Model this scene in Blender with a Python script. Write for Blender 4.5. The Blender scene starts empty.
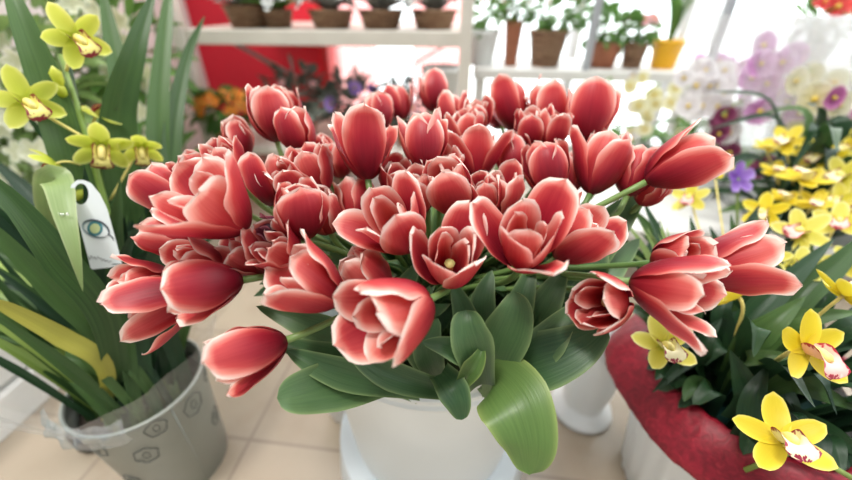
import bpy, math, random
from mathutils import Vector, Matrix, Quaternion
rnd = random.Random(7)
SC = bpy.context.scene
COL = SC.collection
R = math.radians
PI = math.pi
V = Vector

# ------------------------------------------------------------------ camera
F, PITCH, CZ = 380.0, R(32), 0.78
CAMP = V((0, 0, CZ))
FWD = V((0, math.cos(PITCH), -math.sin(PITCH)))
UPV = V((0, math.sin(PITCH), math.cos(PITCH)))
RT = V((1, 0, 0))


def at(px, py, d):
    """world point seen at photo coordinate (px, py) at depth d metres"""
    return CAMP + FWD * d + RT * ((px - 426) / F * d) - UPV * ((py - 240) / F * d)


def zplane(px, py, z):
    u = FWD + RT * ((px - 426) / F) - UPV * ((py - 240) / F)
    return CAMP + u * ((z - CZ) / u.z)


ROOM = R(-7)


def rm(x, y, z=0.0):
    return Matrix.Rotation(ROOM, 3, 'Z') @ V((x, y, z))


# ------------------------------------------------------------------ materials
def newmat(name):
    m = bpy.data.materials.new(name)
    m.use_nodes = True
    nt = m.node_tree
    nt.nodes.clear()
    out = nt.nodes.new('ShaderNodeOutputMaterial')
    return m, nt, nt.nodes, nt.links, out


def principled(N, col=None, rough=.5, spec=.5, **kw):
    b = N.new('ShaderNodeBsdfPrincipled')
    if col:
        b.inputs['Base Color'].default_value = (*col, 1)
    b.inputs['Roughness'].default_value = rough
    b.inputs['Specular IOR Level'].default_value = spec
    for k, v in kw.items():
        b.inputs[k.replace('_', ' ')].default_value = v
    return b


def ramp(N, stops, interp='LINEAR'):
    r = N.new('ShaderNodeValToRGB')
    r.color_ramp.interpolation = interp
    e = r.color_ramp.elements
    while len(e) < len(stops):
        e.new(.5)
    for i, (p, c) in enumerate(stops):
        e[i].position = p
        e[i].color = (*c, 1)
    return r


def math_node(N, L, op, a, b=None, c=None, clamp=False):
    n = N.new('ShaderNodeMath')
    n.operation = op
    n.use_clamp = clamp
    for i, v in enumerate((a, b, c)):
        if v is None:
            continue
        if isinstance(v, (int, float)):
            n.inputs[i].default_value = v
        else:
            L.new(v, n.inputs[i])
    return n.outputs[0]


def simple(name, col, rough=.5, spec=.4, noise=0.0, nscale=20, metal=0.0, bump=0.0):
    m, nt, N, L, out = newmat(name)
    b = principled(N, col, rough, spec, Metallic=metal)
    if noise or bump:
        tc = N.new('ShaderNodeTexCoord')
        no = N.new('ShaderNodeTexNoise')
        no.inputs['Scale'].default_value = nscale
        no.inputs['Detail'].default_value = 4
        L.new(tc.outputs['Object'], no.inputs['Vector'])
        r = ramp(N, [(.25, tuple(max(0, c * (1 - noise)) for c in col)), (.75, tuple(min(1, c * (1 + noise)) for c in col))])
        L.new(no.outputs['Fac'], r.inputs['Fac'])
        L.new(r.outputs['Color'], b.inputs['Base Color'])
        if bump:
            bp = N.new('ShaderNodeBump')
            bp.inputs['Strength'].default_value = bump
            bp.inputs['Distance'].default_value = .004
            L.new(no.outputs['Fac'], bp.inputs['Height'])
            L.new(bp.outputs['Normal'], b.inputs['Normal'])
    L.new(b.outputs[0], out.inputs[0])
    return m


def petal_mat(name, stops, base=None, transl=.3, rough=.42, edge_pow=2.7, tipk=.38, streak=.16, rand=.16, spec=.35):
    """colour pattern across a petal: flame in the middle, pale margin (UV: x across, y along)"""
    m, nt, N, L, out = newmat(name)
    uv = N.new('ShaderNodeUVMap')
    sp = N.new('ShaderNodeSeparateXYZ')
    L.new(uv.outputs[0], sp.inputs[0])
    u, t = sp.outputs[0], sp.outputs[1]
    av = math_node(N, L, 'ABSOLUTE', math_node(N, L, 'MULTIPLY_ADD', u, 2, -1))
    e = math_node(N, L, 'POWER', av, edge_pow)
    e = math_node(N, L, 'MULTIPLY', e, math_node(N, L, 'MULTIPLY_ADD', t, .55, .30))
    mr = N.new('ShaderNodeMapRange')
    mr.interpolation_type = 'SMOOTHSTEP'
    mr.inputs['From Min'].default_value = .12
    mr.inputs['From Max'].default_value = 1.05
    L.new(t, mr.inputs['Value'])
    f = math_node(N, L, 'MULTIPLY_ADD', mr.outputs[0], tipk, e)
    mr3 = N.new('ShaderNodeMapRange')
    mr3.interpolation_type = 'SMOOTHSTEP'
    mr3.inputs['From Min'].default_value = .84
    mr3.inputs['From Max'].default_value = 1.0
    L.new(t, mr3.inputs['Value'])
    f = math_node(N, L, 'MULTIPLY_ADD', mr3.outputs[0], .4, f)
    cmb = N.new('ShaderNodeCombineXYZ')
    oi = N.new('ShaderNodeObjectInfo')
    L.new(math_node(N, L, 'MULTIPLY', u, 22), cmb.inputs[0])
    L.new(math_node(N, L, 'MULTIPLY', t, 1.6), cmb.inputs[1])
    L.new(math_node(N, L, 'MULTIPLY', oi.outputs['Random'], 40), cmb.inputs[2])
    no = N.new('ShaderNodeTexNoise')
    no.inputs['Scale'].default_value = 1
    no.inputs['Detail'].default_value = 3
    L.new(cmb.outputs[0], no.inputs['Vector'])
    f = math_node(N, L, 'ADD', f, math_node(N, L, 'MULTIPLY', math_node(N, L, 'SUBTRACT', no.outputs['Fac'], .5), streak))
    f = math_node(N, L, 'ADD', f, math_node(N, L, 'MULTIPLY', math_node(N, L, 'SUBTRACT', oi.outputs['Random'], .5), rand), clamp=True)
    rp = ramp(N, stops)
    L.new(f, rp.inputs['Fac'])
    colo = rp.outputs['Color']
    if base:
        mr2 = N.new('ShaderNodeMapRange')
        mr2.interpolation_type = 'SMOOTHSTEP'
        mr2.inputs['From Min'].default_value = .02
        mr2.inputs['From Max'].default_value = .26
        mr2.inputs['To Min'].default_value = .8
        mr2.inputs['To Max'].default_value = 0
        L.new(t, mr2.inputs['Value'])
        mx = N.new('ShaderNodeMix')
        mx.data_type = 'RGBA'
        L.new(mr2.outputs[0], mx.inputs[0])
        L.new(colo, mx.inputs[6])
        mx.inputs[7].default_value = (*base, 1)
        colo = mx.outputs[2]
    b = principled(N, None, rough, spec)
    L.new(colo, b.inputs['Base Color'])
    bp = N.new('ShaderNodeBump')
    bp.inputs['Strength'].default_value = .18
    bp.inputs['Distance'].default_value = .002
    L.new(no.outputs['Fac'], bp.inputs['Height'])
    L.new(bp.outputs[0], b.inputs['Normal'])
    tr = N.new('ShaderNodeBsdfTranslucent')
    L.new(colo, tr.inputs[0])
    mix = N.new('ShaderNodeMixShader')
    mix.inputs[0].default_value = transl
    L.new(b.outputs[0], mix.inputs[1])
    L.new(tr.outputs[0], mix.inputs[2])
    L.new(mix.outputs[0], out.inputs[0])
    return m


def leaf_mat(name, dark, light, transl=.22, rough=.38, spec=.45, veins=26, edge=None):
    m, nt, N, L, out = newmat(name)
    uv = N.new('ShaderNodeUVMap')
    sp = N.new('ShaderNodeSeparateXYZ')
    L.new(uv.outputs[0], sp.inputs[0])
    oi = N.new('ShaderNodeObjectInfo')
    cmb = N.new('ShaderNodeCombineXYZ')
    L.new(math_node(N, L, 'MULTIPLY', sp.outputs[0], veins), cmb.inputs[0])
    L.new(math_node(N, L, 'MULTIPLY', sp.outputs[1], 2.5), cmb.inputs[1])
    L.new(math_node(N, L, 'MULTIPLY', oi.outputs['Random'], 50), cmb.inputs[2])
    no = N.new('ShaderNodeTexNoise')
    no.inputs['Scale'].default_value = 1
    no.inputs['Detail'].default_value = 3
    L.new(cmb.outputs[0], no.inputs['Vector'])
    f = math_node(N, L, 'MULTIPLY_ADD', no.outputs['Fac'], .7, math_node(N, L, 'MULTIPLY_ADD', oi.outputs['Random'], .5, -.15), clamp=True)
    rp = ramp(N, [(0.1, dark), (.85, light)])
    L.new(f, rp.inputs['Fac'])
    colo = rp.outputs['Color']
    if edge:
        av = math_node(N, L, 'ABSOLUTE', math_node(N, L, 'MULTIPLY_ADD', sp.outputs[0], 2, -1))
        ef = math_node(N, L, 'MULTIPLY', math_node(N, L, 'POWER', av, 9), .7, clamp=True)
        mx = N.new('ShaderNodeMix')
        mx.data_type = 'RGBA'
        L.new(ef, mx.inputs[0])
        L.new(colo, mx.inputs[6])
        mx.inputs[7].default_value = (*edge, 1)
        colo = mx.outputs[2]
    b = principled(N, None, rough, spec)
    L.new(colo, b.inputs['Base Color'])
    bp = N.new('ShaderNodeBump')
    bp.inputs['Strength'].default_value = .2
    bp.inputs['Distance'].default_value = .002
    L.new(no.outputs['Fac'], bp.inputs['Height'])
    L.new(bp.outputs[0], b.inputs['Normal'])
    tr = N.new('ShaderNodeBsdfTranslucent')
    L.new(colo, tr.inputs[0])
    mix = N.new('ShaderNodeMixShader')
    mix.inputs[0].default_value = transl
    L.new(b.outputs[0], mix.inputs[1])
    L.new(tr.outputs[0], mix.inputs[2])
    L.new(mix.outputs[0], out.inputs[0])
    return m


def film_mat(name, tint=(1, 1, 1), gloss=.16, milk=.06, rough=.12):
    m, nt, N, L, out = newmat(name)
    t = N.new('ShaderNodeBsdfTransparent')
    t.inputs[0].default_value = (*tint, 1)
    g = N.new('ShaderNodeBsdfGlossy')
    g.inputs['Roughness'].default_value = rough
    d = N.new('ShaderNodeBsdfDiffuse')
    d.inputs[0].default_value = (.9, .92, .93, 1)
    m1 = N.new('ShaderNodeMixShader')
    m1.inputs[0].default_value = gloss
    m2 = N.new('ShaderNodeMixShader')
    m2.inputs[0].default_value = milk
    L.new(t.outputs[0], m1.inputs[1])
    L.new(g.outputs[0], m1.inputs[2])
    L.new(m1.outputs[0], m2.inputs[1])
    L.new(d.outputs[0], m2.inputs[2])
    L.new(m2.outputs[0], out.inputs[0])
    return m


M = {}
M['tulip'] = petal_mat('tulip_petal', [(0, (.20, .006, .018)), (.2, (.36, .018, .034)), (.42, (.56, .065, .066)), (.62, (.80, .25, .205)), (.84, (.92, .52, .44)), (1, (.97, .80, .72))], base=(.15, .008, .025), transl=.32)
M['tulip_in'] = petal_mat('tulip_inner_petal', [(0, (.32, .014, .028)), (.2, (.50, .045, .052)), (.42, (.70, .15, .13)), (.62, (.88, .40, .33)), (.84, (.95, .62, .53)), (1, (.97, .82, .74))], base=(.22, .02, .03), transl=.36)
M['tulip_dark'] = petal_mat('dark_tulip_bud', [(0, (.05, .008, .02)), (.6, (.12, .02, .04)), (1, (.4, .12, .15))], transl=.05)
M['pistil'] = simple('pistil', (.55, .55, .2), .5)
M['stem'] = leaf_mat('tulip_stem', (.10, .20, .05), (.25, .38, .12), transl=.05)
M['tleaf'] = leaf_mat('tulip_leaf', (.036, .095, .036), (.098, .185, .068), transl=.16, rough=.42, edge=(.30, .42, .17))
M['tleaf_light'] = leaf_mat('tulip_leaf_light', (.065, .135, .035), (.135, .235, .062), transl=.22, rough=.4, edge=(.36, .45, .14))
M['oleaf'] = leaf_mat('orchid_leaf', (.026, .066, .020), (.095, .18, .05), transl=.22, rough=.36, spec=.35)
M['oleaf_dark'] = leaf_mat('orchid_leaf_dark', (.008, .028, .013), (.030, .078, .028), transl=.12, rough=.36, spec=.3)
M['oleaf_light'] = leaf_mat('orchid_leaf_light', (.20, .30, .10), (.38, .48, .20), transl=.3, rough=.3, edge=(.5, .56, .3))
M['oleaf_yellow'] = leaf_mat('orchid_leaf_yellow', (.35, .33, .05), (.55, .52, .10), transl=.25)
M['cym'] = petal_mat('green_yellow_orchid', [(0, (.60, .68, .07)), (.5, (.76, .80, .14)), (1, (.88, .90, .34))], base=(.52, .60, .06), transl=.45, rand=.3)
M['cym_y'] = petal_mat('yellow_orchid', [(0, (.72, .55, .02)), (.5, (.85, .70, .05)), (1, (.93, .82, .20))], base=(.62, .52, .05), transl=.3, rand=.3)
M['cym_pale'] = petal_mat('pale_yellow_orchid', [(0, (.66, .60, .05)), (.5, (.82, .76, .16)), (1, (.93, .90, .42))], base=(.5, .55, .05), transl=.3, rand=.3)
M['column'] = simple('orchid_column', (.78, .68, .22), .45, noise=.15, nscale=120)
M['stalk'] = leaf_mat('orchid_stalk', (.16, .26, .05), (.32, .42, .10), transl=.05)
M['stake'] = simple('stake', (.03, .07, .03), .5)


def lip_mat(name, body, spot, thr=.55):
    m, nt, N, L, out = newmat(name)
    uv = N.new('ShaderNodeUVMap')
    sp = N.new('ShaderNodeSeparateXYZ')
    L.new(uv.outputs[0], sp.inputs[0])
    av = math_node(N, L, 'ABSOLUTE', math_node(N, L, 'MULTIPLY_ADD', sp.outputs[0], 2, -1))
    rim = math_node(N, L, 'MAXIMUM', math_node(N, L, 'POWER', av, 3), math_node(N, L, 'POWER', sp.outputs[1], 3))
    vo = N.new('ShaderNodeTexVoronoi')
    vo.inputs['Scale'].default_value = 9
    L.new(uv.outputs[0], vo.inputs['Vector'])
    f = math_node(N, L, 'SUBTRACT', rim, math_node(N, L, 'MULTIPLY', vo.outputs['Distance'], .75))
    rp = ramp(N, [(thr - .25, body), (thr - .12, spot)])
    L.new(f, rp.inputs['Fac'])
    b = principled(N, None, .45, .35)
    L.new(rp.outputs[0], b.inputs['Base Color'])
    L.new(b.outputs[0], out.inputs[0])
    return m


M['lip_maroon'] = lip_mat('lip_maroon', (.80, .72, .22), (.22, .02, .03), .35)
M['lip_pale'] = lip_mat('lip_pale', (.90, .84, .50), (.28, .02, .05), .55)
M['lip_pink'] = lip_mat('lip_pink', (.90, .52, .46), (.42, .03, .06), .55)
M['white_plastic'] = None


def bucket_mat():
    m, nt, N, L, out = newmat('white_bucket_plastic')
    tc = N.new('ShaderNodeTexCoord')
    mp = N.new('ShaderNodeMapping')
    mp.inputs['Scale'].default_value = (6, 6, 120)
    L.new(tc.outputs['Object'], mp.inputs[0])
    no = N.new('ShaderNodeTexNoise')
    no.inputs['Scale'].default_value = 1.6
    no.inputs['Detail'].default_value = 5
    L.new(mp.outputs[0], no.inputs['Vector'])
    sp = N.new('ShaderNodeSeparateXYZ')
    L.new(tc.outputs['Object'], sp.inputs[0])
    mr = N.new('ShaderNodeMapRange')
    mr.inputs['From Min'].default_value = .265
    mr.inputs['From Max'].default_value = .315
    L.new(sp.outputs[2], mr.inputs[0])
    st = ramp(N, [(.63, (0, 0, 0)), (.72, (1, 1, 1))])
    L.new(no.outputs['Fac'], st.inputs[0])
    k = math_node(N, L, 'MULTIPLY', st.outputs[0], mr.outputs[0])
    mx = N.new('ShaderNodeMix')
    mx.data_type = 'RGBA'
    L.new(k, mx.inputs[0])
    mx.inputs[6].default_value = (.87, .92, .92, 1)
    mx.inputs[7].default_value = (.32, .29, .24, 1)
    b = principled(N, None, .3, .45)
    L.new(mx.outputs[2], b.inputs['Base Color'])
    L.new(b.outputs[0], out.inputs[0])
    return m


M['bucket'] = bucket_mat()
M['white'] = simple('white_glazed', (.80, .82, .82), .3, noise=.03, nscale=8)
M['white_matt'] = simple('white_painted', (.74, .74, .71), .55, noise=.04, nscale=10)
M['pedestal'] = simple('bluish_white_plastic', (.66, .72, .75), .35, noise=.03, nscale=8)
M['zinc'] = simple('grey_painted_metal', (.33, .355, .32), .42, .5, noise=.10, nscale=9, metal=.15)
M['print'] = simple('grey_ink', (.12, .13, .12), .6)
M['soil'] = simple('bark_soil', (.03, .022, .015), .9, noise=.5, nscale=90, bump=.8)
M['film'] = film_mat('clear_cellophane', gloss=.11, milk=.07)
M['film_milky'] = film_mat('milky_cellophane', gloss=.14, milk=.22, rough=.25)
M['film_blue'] = film_mat('bluish_film', tint=(.86, .93, .97), gloss=.22, milk=.10, rough=.15)
M['glass'] = film_mat('window_glass', tint=(.98, 1, 1), gloss=.03, milk=0, rough=.02)
M['rack'] = simple('white_rack_wood', (.66, .63, .56), .5, noise=.05, nscale=14)
M['frame'] = simple('window_frame', (.72, .73, .75), .4)
M['brace'] = simple('grey_brace', (.42, .38, .38), .5)
M['brace_light'] = simple('grey_metal_post', (.40, .42, .45), .4)
M['wallw'] = simple('white_wall', (.80, .80, .77), .7, noise=.02, nscale=5)
M['redwall'] = simple('red_wall', (.74, .02, .045), .5, noise=.06, nscale=3)
M['terracotta'] = simple('terracotta', (.42, .16, .09), .7, noise=.15, nscale=30)
M['yellowpot'] = simple('yellow_pot', (.90, .48, .02), .35)
M['green'] = leaf_mat('shrub_leaf', (.04, .12, .02), (.16, .32, .07), transl=.25)
M['green_light'] = leaf_mat('light_shrub_leaf', (.20, .33, .10), (.42, .55, .22), transl=.3)
M['green_grey'] = leaf_mat('grey_green_leaf', (.06, .075, .06), (.20, .22, .18), transl=.15)
M['cream'] = petal_mat('cream_blossom', [(0, (.68, .70, .46)), (1, (.92, .93, .82))], transl=.3)
M['orange'] = petal_mat('orange_blossom', [(0, (.75, .18, .02)), (1, (.92, .42, .08))], transl=.3)
M['purple'] = petal_mat('purple_blossom', [(0, (.24, .10, .50)), (1, (.50, .36, .78))], transl=.3)
M['lilac'] = petal_mat('lilac_blossom', [(0, (.66, .28, .62)), (1, (.88, .62, .86))], transl=.4)
M['magenta'] = petal_mat('magenta_blossom', [(0, (.50, .10, .36)), (1, (.80, .38, .66))], transl=.35)
M['whiteflower'] = petal_mat('white_blossom', [(0, (.85, .82, .84)), (1, (.95, .94, .95))], transl=.4)
M['whiteyellow'] = petal_mat('ivory_blossom', [(0, (.84, .80, .50)), (1, (.94, .93, .82))], transl=.4)
M['plum'] = petal_mat('plum_blossom', [(0, (.20, .02, .09)), (1, (.42, .12, .24))], transl=.25)
M['red'] = petal_mat('red_bract', [(0, (.62, .03, .03)), (1, (.80, .12, .10))], transl=.3)
M['pink'] = petal_mat('pink_blossom', [(0, (.85, .35, .40)), (1, (.95, .68, .70))], transl=.35)
M['lipy'] = simple('yellow_lip', (.75, .55, .08), .5)
M['black'] = simple('black_rubber', (.015, .015, .016), .5)
M['grey_card'] = simple('tag_card', (.76, .82, .82), .35)
M['iris_blue'] = simple('iris_ink', (.06, .22, .26), .4, noise=.3, nscale=300)
M['iris_light'] = simple('iris_light_ink', (.52, .60, .30), .4)
M['lash'] = simple('lash_ink', (.05, .06, .07), .5)
M['lid'] = simple('lid_ink', (.38, .48, .52), .5)
M['water'] = film_mat('droplet', gloss=.3, milk=.05, rough=.02)
M['teal'] = simple('teal_foam', (.006, .05, .04), .8, noise=.2, nscale=60)


def mesh_paper():
    m, nt, N, L, out = newmat('red_sisal_mesh')
    tc = N.new('ShaderNodeTexCoord')
    no = N.new('ShaderNodeTexNoise')
    no.inputs['Scale'].default_value = 90
    no.inputs['Detail'].default_value = 6
    no.inputs['Distortion'].default_value = 1.2
    L.new(tc.outputs['Object'], no.inputs['Vector'])
    rp = ramp(N, [(.35, (.17, .003, .012)), (.6, (.27, .006, .022)), (.85, (.40, .03, .045))])
    L.new(no.outputs['Fac'], rp.inputs[0])
    b = principled(N, None, .5, .45)
    L.new(rp.outputs[0], b.inputs['Base Color'])
    bp = N.new('ShaderNodeBump')
    bp.inputs['Strength'].default_value = .35
    bp.inputs['Distance'].default_value = .002
    L.new(no.outputs['Fac'], bp.inputs['Height'])
    L.new(bp.outputs[0], b.inputs['Normal'])
    L.new(b.outputs[0], out.inputs[0])
    return m


M['mesh'] = mesh_paper()


def wicker():
    m, nt, N, L, out = newmat('wicker')
    tc = N.new('ShaderNodeTexCoord')
    br = N.new('ShaderNodeTexBrick')
    br.inputs['Scale'].default_value = 28
    br.inputs['Color1'].default_value = (.30, .17, .10, 1)
    br.inputs['Color2'].default_value = (.42, .27, .17, 1)
    br.inputs['Mortar'].default_value = (.10, .05, .03, 1)
    br.inputs['Mortar Size'].default_value = .04
    sp = N.new('ShaderNodeSeparateXYZ')
    L.new(tc.outputs['Object'], sp.inputs[0])
    cb = N.new('ShaderNodeCombineXYZ')
    L.new(math_node(N, L, 'ADD', sp.outputs[0], sp.outputs[1]), cb.inputs[0])
    L.new(sp.outputs[2], cb.inputs[1])
    L.new(cb.outputs[0], br.inputs['Vector'])
    b = principled(N, None, .7, .3)
    L.new(br.outputs[0], b.inputs['Base Color'])
    L.new(b.outputs[0], out.inputs[0])
    return m


M['wicker'] = wicker()


def zebra():
    m, nt, N, L, out = newmat('black_white_leaf_markings')
    uv = N.new('ShaderNodeUVMap')
    wv = N.new('ShaderNodeTexWave')
    wv.inputs['Scale'].default_value = 2.2
    wv.inputs['Distortion'].default_value = 3
    wv.bands_direction = 'Y'
    L.new(uv.outputs[0], wv.inputs['Vector'])
    rp = ramp(N, [(.48, (.012, .016, .014)), (.60, (.62, .66, .62))])
    L.new(wv.outputs['Fac'], rp.inputs[0])
    b = principled(N, None, .4, .4)
    L.new(rp.outputs[0], b.inputs['Base Color'])
    L.new(b.outputs[0], out.inputs[0])
    return m


M['zebra'] = zebra()


def tiles():
    m, nt, N, L, out = newmat('beige_floor_tiles')
    tc = N.new('ShaderNodeTexCoord')
    sp = N.new('ShaderNodeSeparateXYZ')
    L.new(tc.outputs['Object'], sp.inputs[0])
    T = .2835

    def line(o, off):
        a = math_node(N, L, 'DIVIDE', math_node(N, L, 'ADD', o, off), T)
        fr = math_node(N, L, 'FRACT', a)
        dd = math_node(N, L, 'ABSOLUTE', math_node(N, L, 'SUBTRACT', fr, .5))
        return dd, math_node(N, L, 'FLOOR', a)
    dx, ix = line(sp.outputs[0], 5.0 - TX)
    dy, iy = line(sp.outputs[1], 5.0 - TY)
    g = math_node(N, L, 'MAXIMUM', dx, dy)
    rp = ramp(N, [(.4865, (1, 1, 1)), (.4915, (0, 0, 0))])
    L.new(g, rp.inputs[0])
    cb = N.new('ShaderNodeCombineXYZ')
    L.new(ix, cb.inputs[0])
    L.new(iy, cb.inputs[1])
    wn = N.new('ShaderNodeTexWhiteNoise')
    L.new(cb.outputs[0], wn.inputs['Vector'])
    no = N.new('ShaderNodeTexNoise')
    no.inputs['Scale'].default_value = 7
    no.inputs['Detail'].default_value = 5
    L.new(tc.outputs['Object'], no.inputs['Vector'])
    f = math_node(N, L, 'MULTIPLY_ADD', wn.outputs['Value'], .25, math_node(N, L, 'MULTIPLY', no.outputs['Fac'], .8))
    tr = ramp(N, [(.2, (.30, .24, .17)), (.5, (.39, .325, .245)), (.85, (.44, .355, .275))])
    L.new(f, tr.inputs[0])
    mx = N.new('ShaderNodeMix')
    mx.data_type = 'RGBA'
    L.new(rp.outputs[0], mx.inputs[0])
    mx.inputs[6].default_value = (.28, .23, .18, 1)
    L.new(tr.outputs[0], mx.inputs[7])
    b = principled(N, None, .28, .5)
    L.new(mx.outputs[2], b.inputs['Base Color'])
    L.new(b.outputs[0], out.inputs[0])
    return m


# grout grid is tuned in room coordinates (the floor object is turned with the room)
_inv = Matrix.Rotation(-ROOM, 3, 'Z')
_p = _inv @ zplane(284, 408, 0)
TX = _p.x + .2835 / 2
_p = _inv @ zplane(250, 421.5, 0)
TY = _p.y + .2835 / 2
M['tiles'] = tiles()


def sheer():  # see-through pink, window glare on red put into the colour
    m, nt, N, L, out = newmat('sheer_glare_pink')
    t = N.new('ShaderNodeBsdfTransparent')
    t.inputs[0].default_value = (1, .62, .58, 1)
    d = N.new('ShaderNodeBsdfTranslucent')
    d.inputs[0].default_value = (.95, .25, .25, 1)
    e = N.new('ShaderNodeMixShader')
    e.inputs[0].default_value = .5
    L.new(t.outputs[0], e.inputs[1])
    L.new(d.outputs[0], e.inputs[2])
    L.new(e.outputs[0], out.inputs[0])
    return m


M['sheer'] = sheer()

# ------------------------------------------------------------------ mesh helpers


class G:
    """geometry collector in world coordinates"""

    def __init__(self):
        self.v, self.f, self.uv = [], [], []

    def add(self, vs, fs, uvs=None):
        o = len(self.v)
        self.v += [V(p) for p in vs]
        self.uv += list(uvs) if uvs else [(0, 0)] * len(vs)
        self.f += [tuple(i + o for i in f) for f in fs]
        return self

    def sheet(self, rows, uvf=None):
        nr, nc = len(rows), len(rows[0])
        vs, uvs, fs = [], [], []
        for i, r in enumerate(rows):
            for j, p in enumerate(r):
                vs.append(p)
                uvs.append((j / (nc - 1), i / (nr - 1)))
        for i in range(nr - 1):
            for j in range(nc - 1):
                a = i * nc + j
                fs.append((a, a + 1, a + nc + 1, a + nc))
        return self.add(vs, fs, uvs)

    def tube(self, pts, rad, n=8, cap=True):
        pts = [V(p) for p in pts]
        rads = rad if isinstance(rad, (list, tuple)) else [rad] * len(pts)
        vs, fs, uvs = [], [], []
        nrm = None
        for i, p in enumerate(pts):
            t = (pts[min(i + 1, len(pts) - 1)] - pts[max(i - 1, 0)])
            t = t.normalized() if t.length > 1e-9 else V((0, 0, 1))
            if nrm is None:
                nrm = t.orthogonal().normalized()
            nrm = (nrm - t * nrm.dot(t))
            nrm = nrm.normalized() if nrm.length > 1e-6 else t.orthogonal().normalized()
            b = t.cross(nrm)
            for k in range(n):
                a = 2 * PI * k / n
                vs.append(p + (nrm * math.cos(a) + b * math.sin(a)) * rads[i])
                uvs.append((k / n, i / (len(pts) - 1)))
        for i in range(len(pts) - 1):
            for k in range(n):
                k2 = (k + 1) % n
                fs.append((i * n + k, i * n + k2, (i + 1) * n + k2, (i + 1) * n + k))
        if cap:
            fs.append(tuple(range(n))[::-1])
            fs.append(tuple(range((len(pts) - 1) * n, len(pts) * n)))
        return self.add(vs, fs, uvs)

    def lathe(self, prof, c, n=48, axis=None, rfun=None):
        c = V(c)
        vs, fs, uvs = [], [], []
        for i, (r, z) in enumerate(prof):
            for k in range(n):
                a = 2 * PI * k / n
                rr = r * (rfun(a, i / (len(prof) - 1)) if rfun else 1)
                vs.append(c + V((rr * math.cos(a), rr * math.sin(a), z)))
                uvs.append((k / n, i / (len(prof) - 1)))
        for i in range(len(prof) - 1):
            for k in range(n):
                k2 = (k + 1) % n
                fs.append((i * n + k, i * n + k2, (i + 1) * n + k2, (i + 1) * n + k))
        if prof[0][0] > 1e-6 and not rfun:
            pass
        return self.add(vs, fs, uvs)

    def disc(self, c, r, n=48, nz=None):
        c = V(c)
        vs = [c + V((r * math.cos(2 * PI * k / n), r * math.sin(2 * PI * k / n), 0)) for k in range(n)]
        return self.add(vs, [tuple(range(n))])

    def box(self, c, s, rot=0.0, bev=0.0):
        c = V(c)
        mt = Matrix.Rotation(rot, 3, 'Z')
        x, y, z = s[0] / 2, s[1] / 2, s[2] / 2
        if bev <= 0:
            vs = [c + mt @ V((a * x, b * y, d * z)) for d in (-1, 1) for a, b in ((-1, -1), (1, -1), (1, 1), (-1, 1))]
            return self.add(vs, [(3, 2, 1, 0), (4, 5, 6, 7), (0, 1, 5, 4), (1, 2, 6, 5), (2, 3, 7, 6), (3, 0, 4, 7)])
        o = len(self.v)
        ring = []
        for zz, k in ((-z, bev), (-z + bev, 0), (z - bev, 0), (z, bev)):
            ring.append([c + mt @ V((a * (x - k), b * (y - k), zz)) for a, b in ((-1, -1), (1, -1), (1, 1), (-1, 1))])
        vs = [p for r in ring for p in r]
        fs = [(3, 2, 1, 0), (12, 13, 14, 15)]
        for i in range(3):
            for k in range(4):
                k2 = (k + 1) % 4
                fs.append((i * 4 + k, i * 4 + k2, (i + 1) * 4 + k2, (i + 1) * 4 + k))
        return self.add(vs, fs)

    def ball(self, c, r, n=10, sc=(1, 1, 1)):
        c = V(c)
        prof = [(math.sin(PI * i / n) * r, -math.cos(PI * i / n) * r) for i in range(n + 1)]
        vs, fs = [], []
        k_ = 12
        for (rr, z) in prof:
            for k in range(k_):
                a = 2 * PI * k / k_
                vs.append(c + V((rr * math.cos(a) * sc[0], rr * math.sin(a) * sc[1], z * sc[2])))
        for i in range(n):
            for k in range(k_):
                k2 = (k + 1) % k_
                fs.append((i * k_ + k, i * k_ + k2, (i + 1) * k_ + k2, (i + 1) * k_ + k))
        return self.add(vs, fs)

    def obj(self, name, mat, parent=None, org=None, smooth=True):
        if org is None:
            org = V(parent['_org']) if parent is not None else V((0, 0, 0))
        me = bpy.data.meshes.new(name)
        me.from_pydata([tuple(p - org) for p in self.v], [], self.f)
        uvl = me.uv_layers.new(name='UVMap')
        for lp in me.loops:
            uvl.data[lp.index].uv = self.uv[lp.vertex_index]
        me.materials.append(M[mat] if isinstance(mat, str) else mat)
        if smooth:
            me.polygons.foreach_set('use_smooth', [True] * len(me.polygons))
        me.update()
        o = bpy.data.objects.new(name, me)
        COL.objects.link(o)
        o['_org'] = tuple(org)
        if parent is not None:
            o.parent = parent
        else:
            o.location = org
        return o


def thing(name, loc, label, cat, group=None):
    o = bpy.data.objects.new(name, None)
    o.empty_display_size = .02
    COL.objects.link(o)
    o.location = loc
    o['_org'] = tuple(loc)
    o['label'] = label
    o['category'] = cat
    if group:
        o['group'] = group
    return o


def tag(o, label, cat, group=None, kind=None):
    o['label'] = label
    o['category'] = cat
    if group:
        o['group'] = group
    if kind:
        o['kind'] = kind
    return o


def struct(o, label=None):
    o['kind'] = 'structure'
    if label:
        o['label'] = label
    return o


def catmull(pts, n=8):
    pts = [V(p) for p in pts]
    if len(pts) < 3:
        return [pts[0].lerp(pts[1], i / n) for i in range(n + 1)]
    P = [pts[0] * 2 - pts[1]] + pts + [pts[-1] * 2 - pts[-2]]
    out = []
    for i in range(1, len(P) - 2):
        a, b, c, d = P[i - 1:i + 3]
        for k in range(n):
            t = k / n
            out.append(.5 * ((2 * b) + (c - a) * t + (2 * a - 5 * b + 4 * c - d) * t * t + (3 * b - a - 3 * c + d) * t ** 3))
    out.append(pts[-1])
    return out


def bez(a, b, c, d, n=12):
    return [a * (1 - t) ** 3 + b * 3 * t * (1 - t) ** 2 + c * 3 * t * t * (1 - t) + d * t ** 3 for t in (i / n for i in range(n + 1))]


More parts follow.
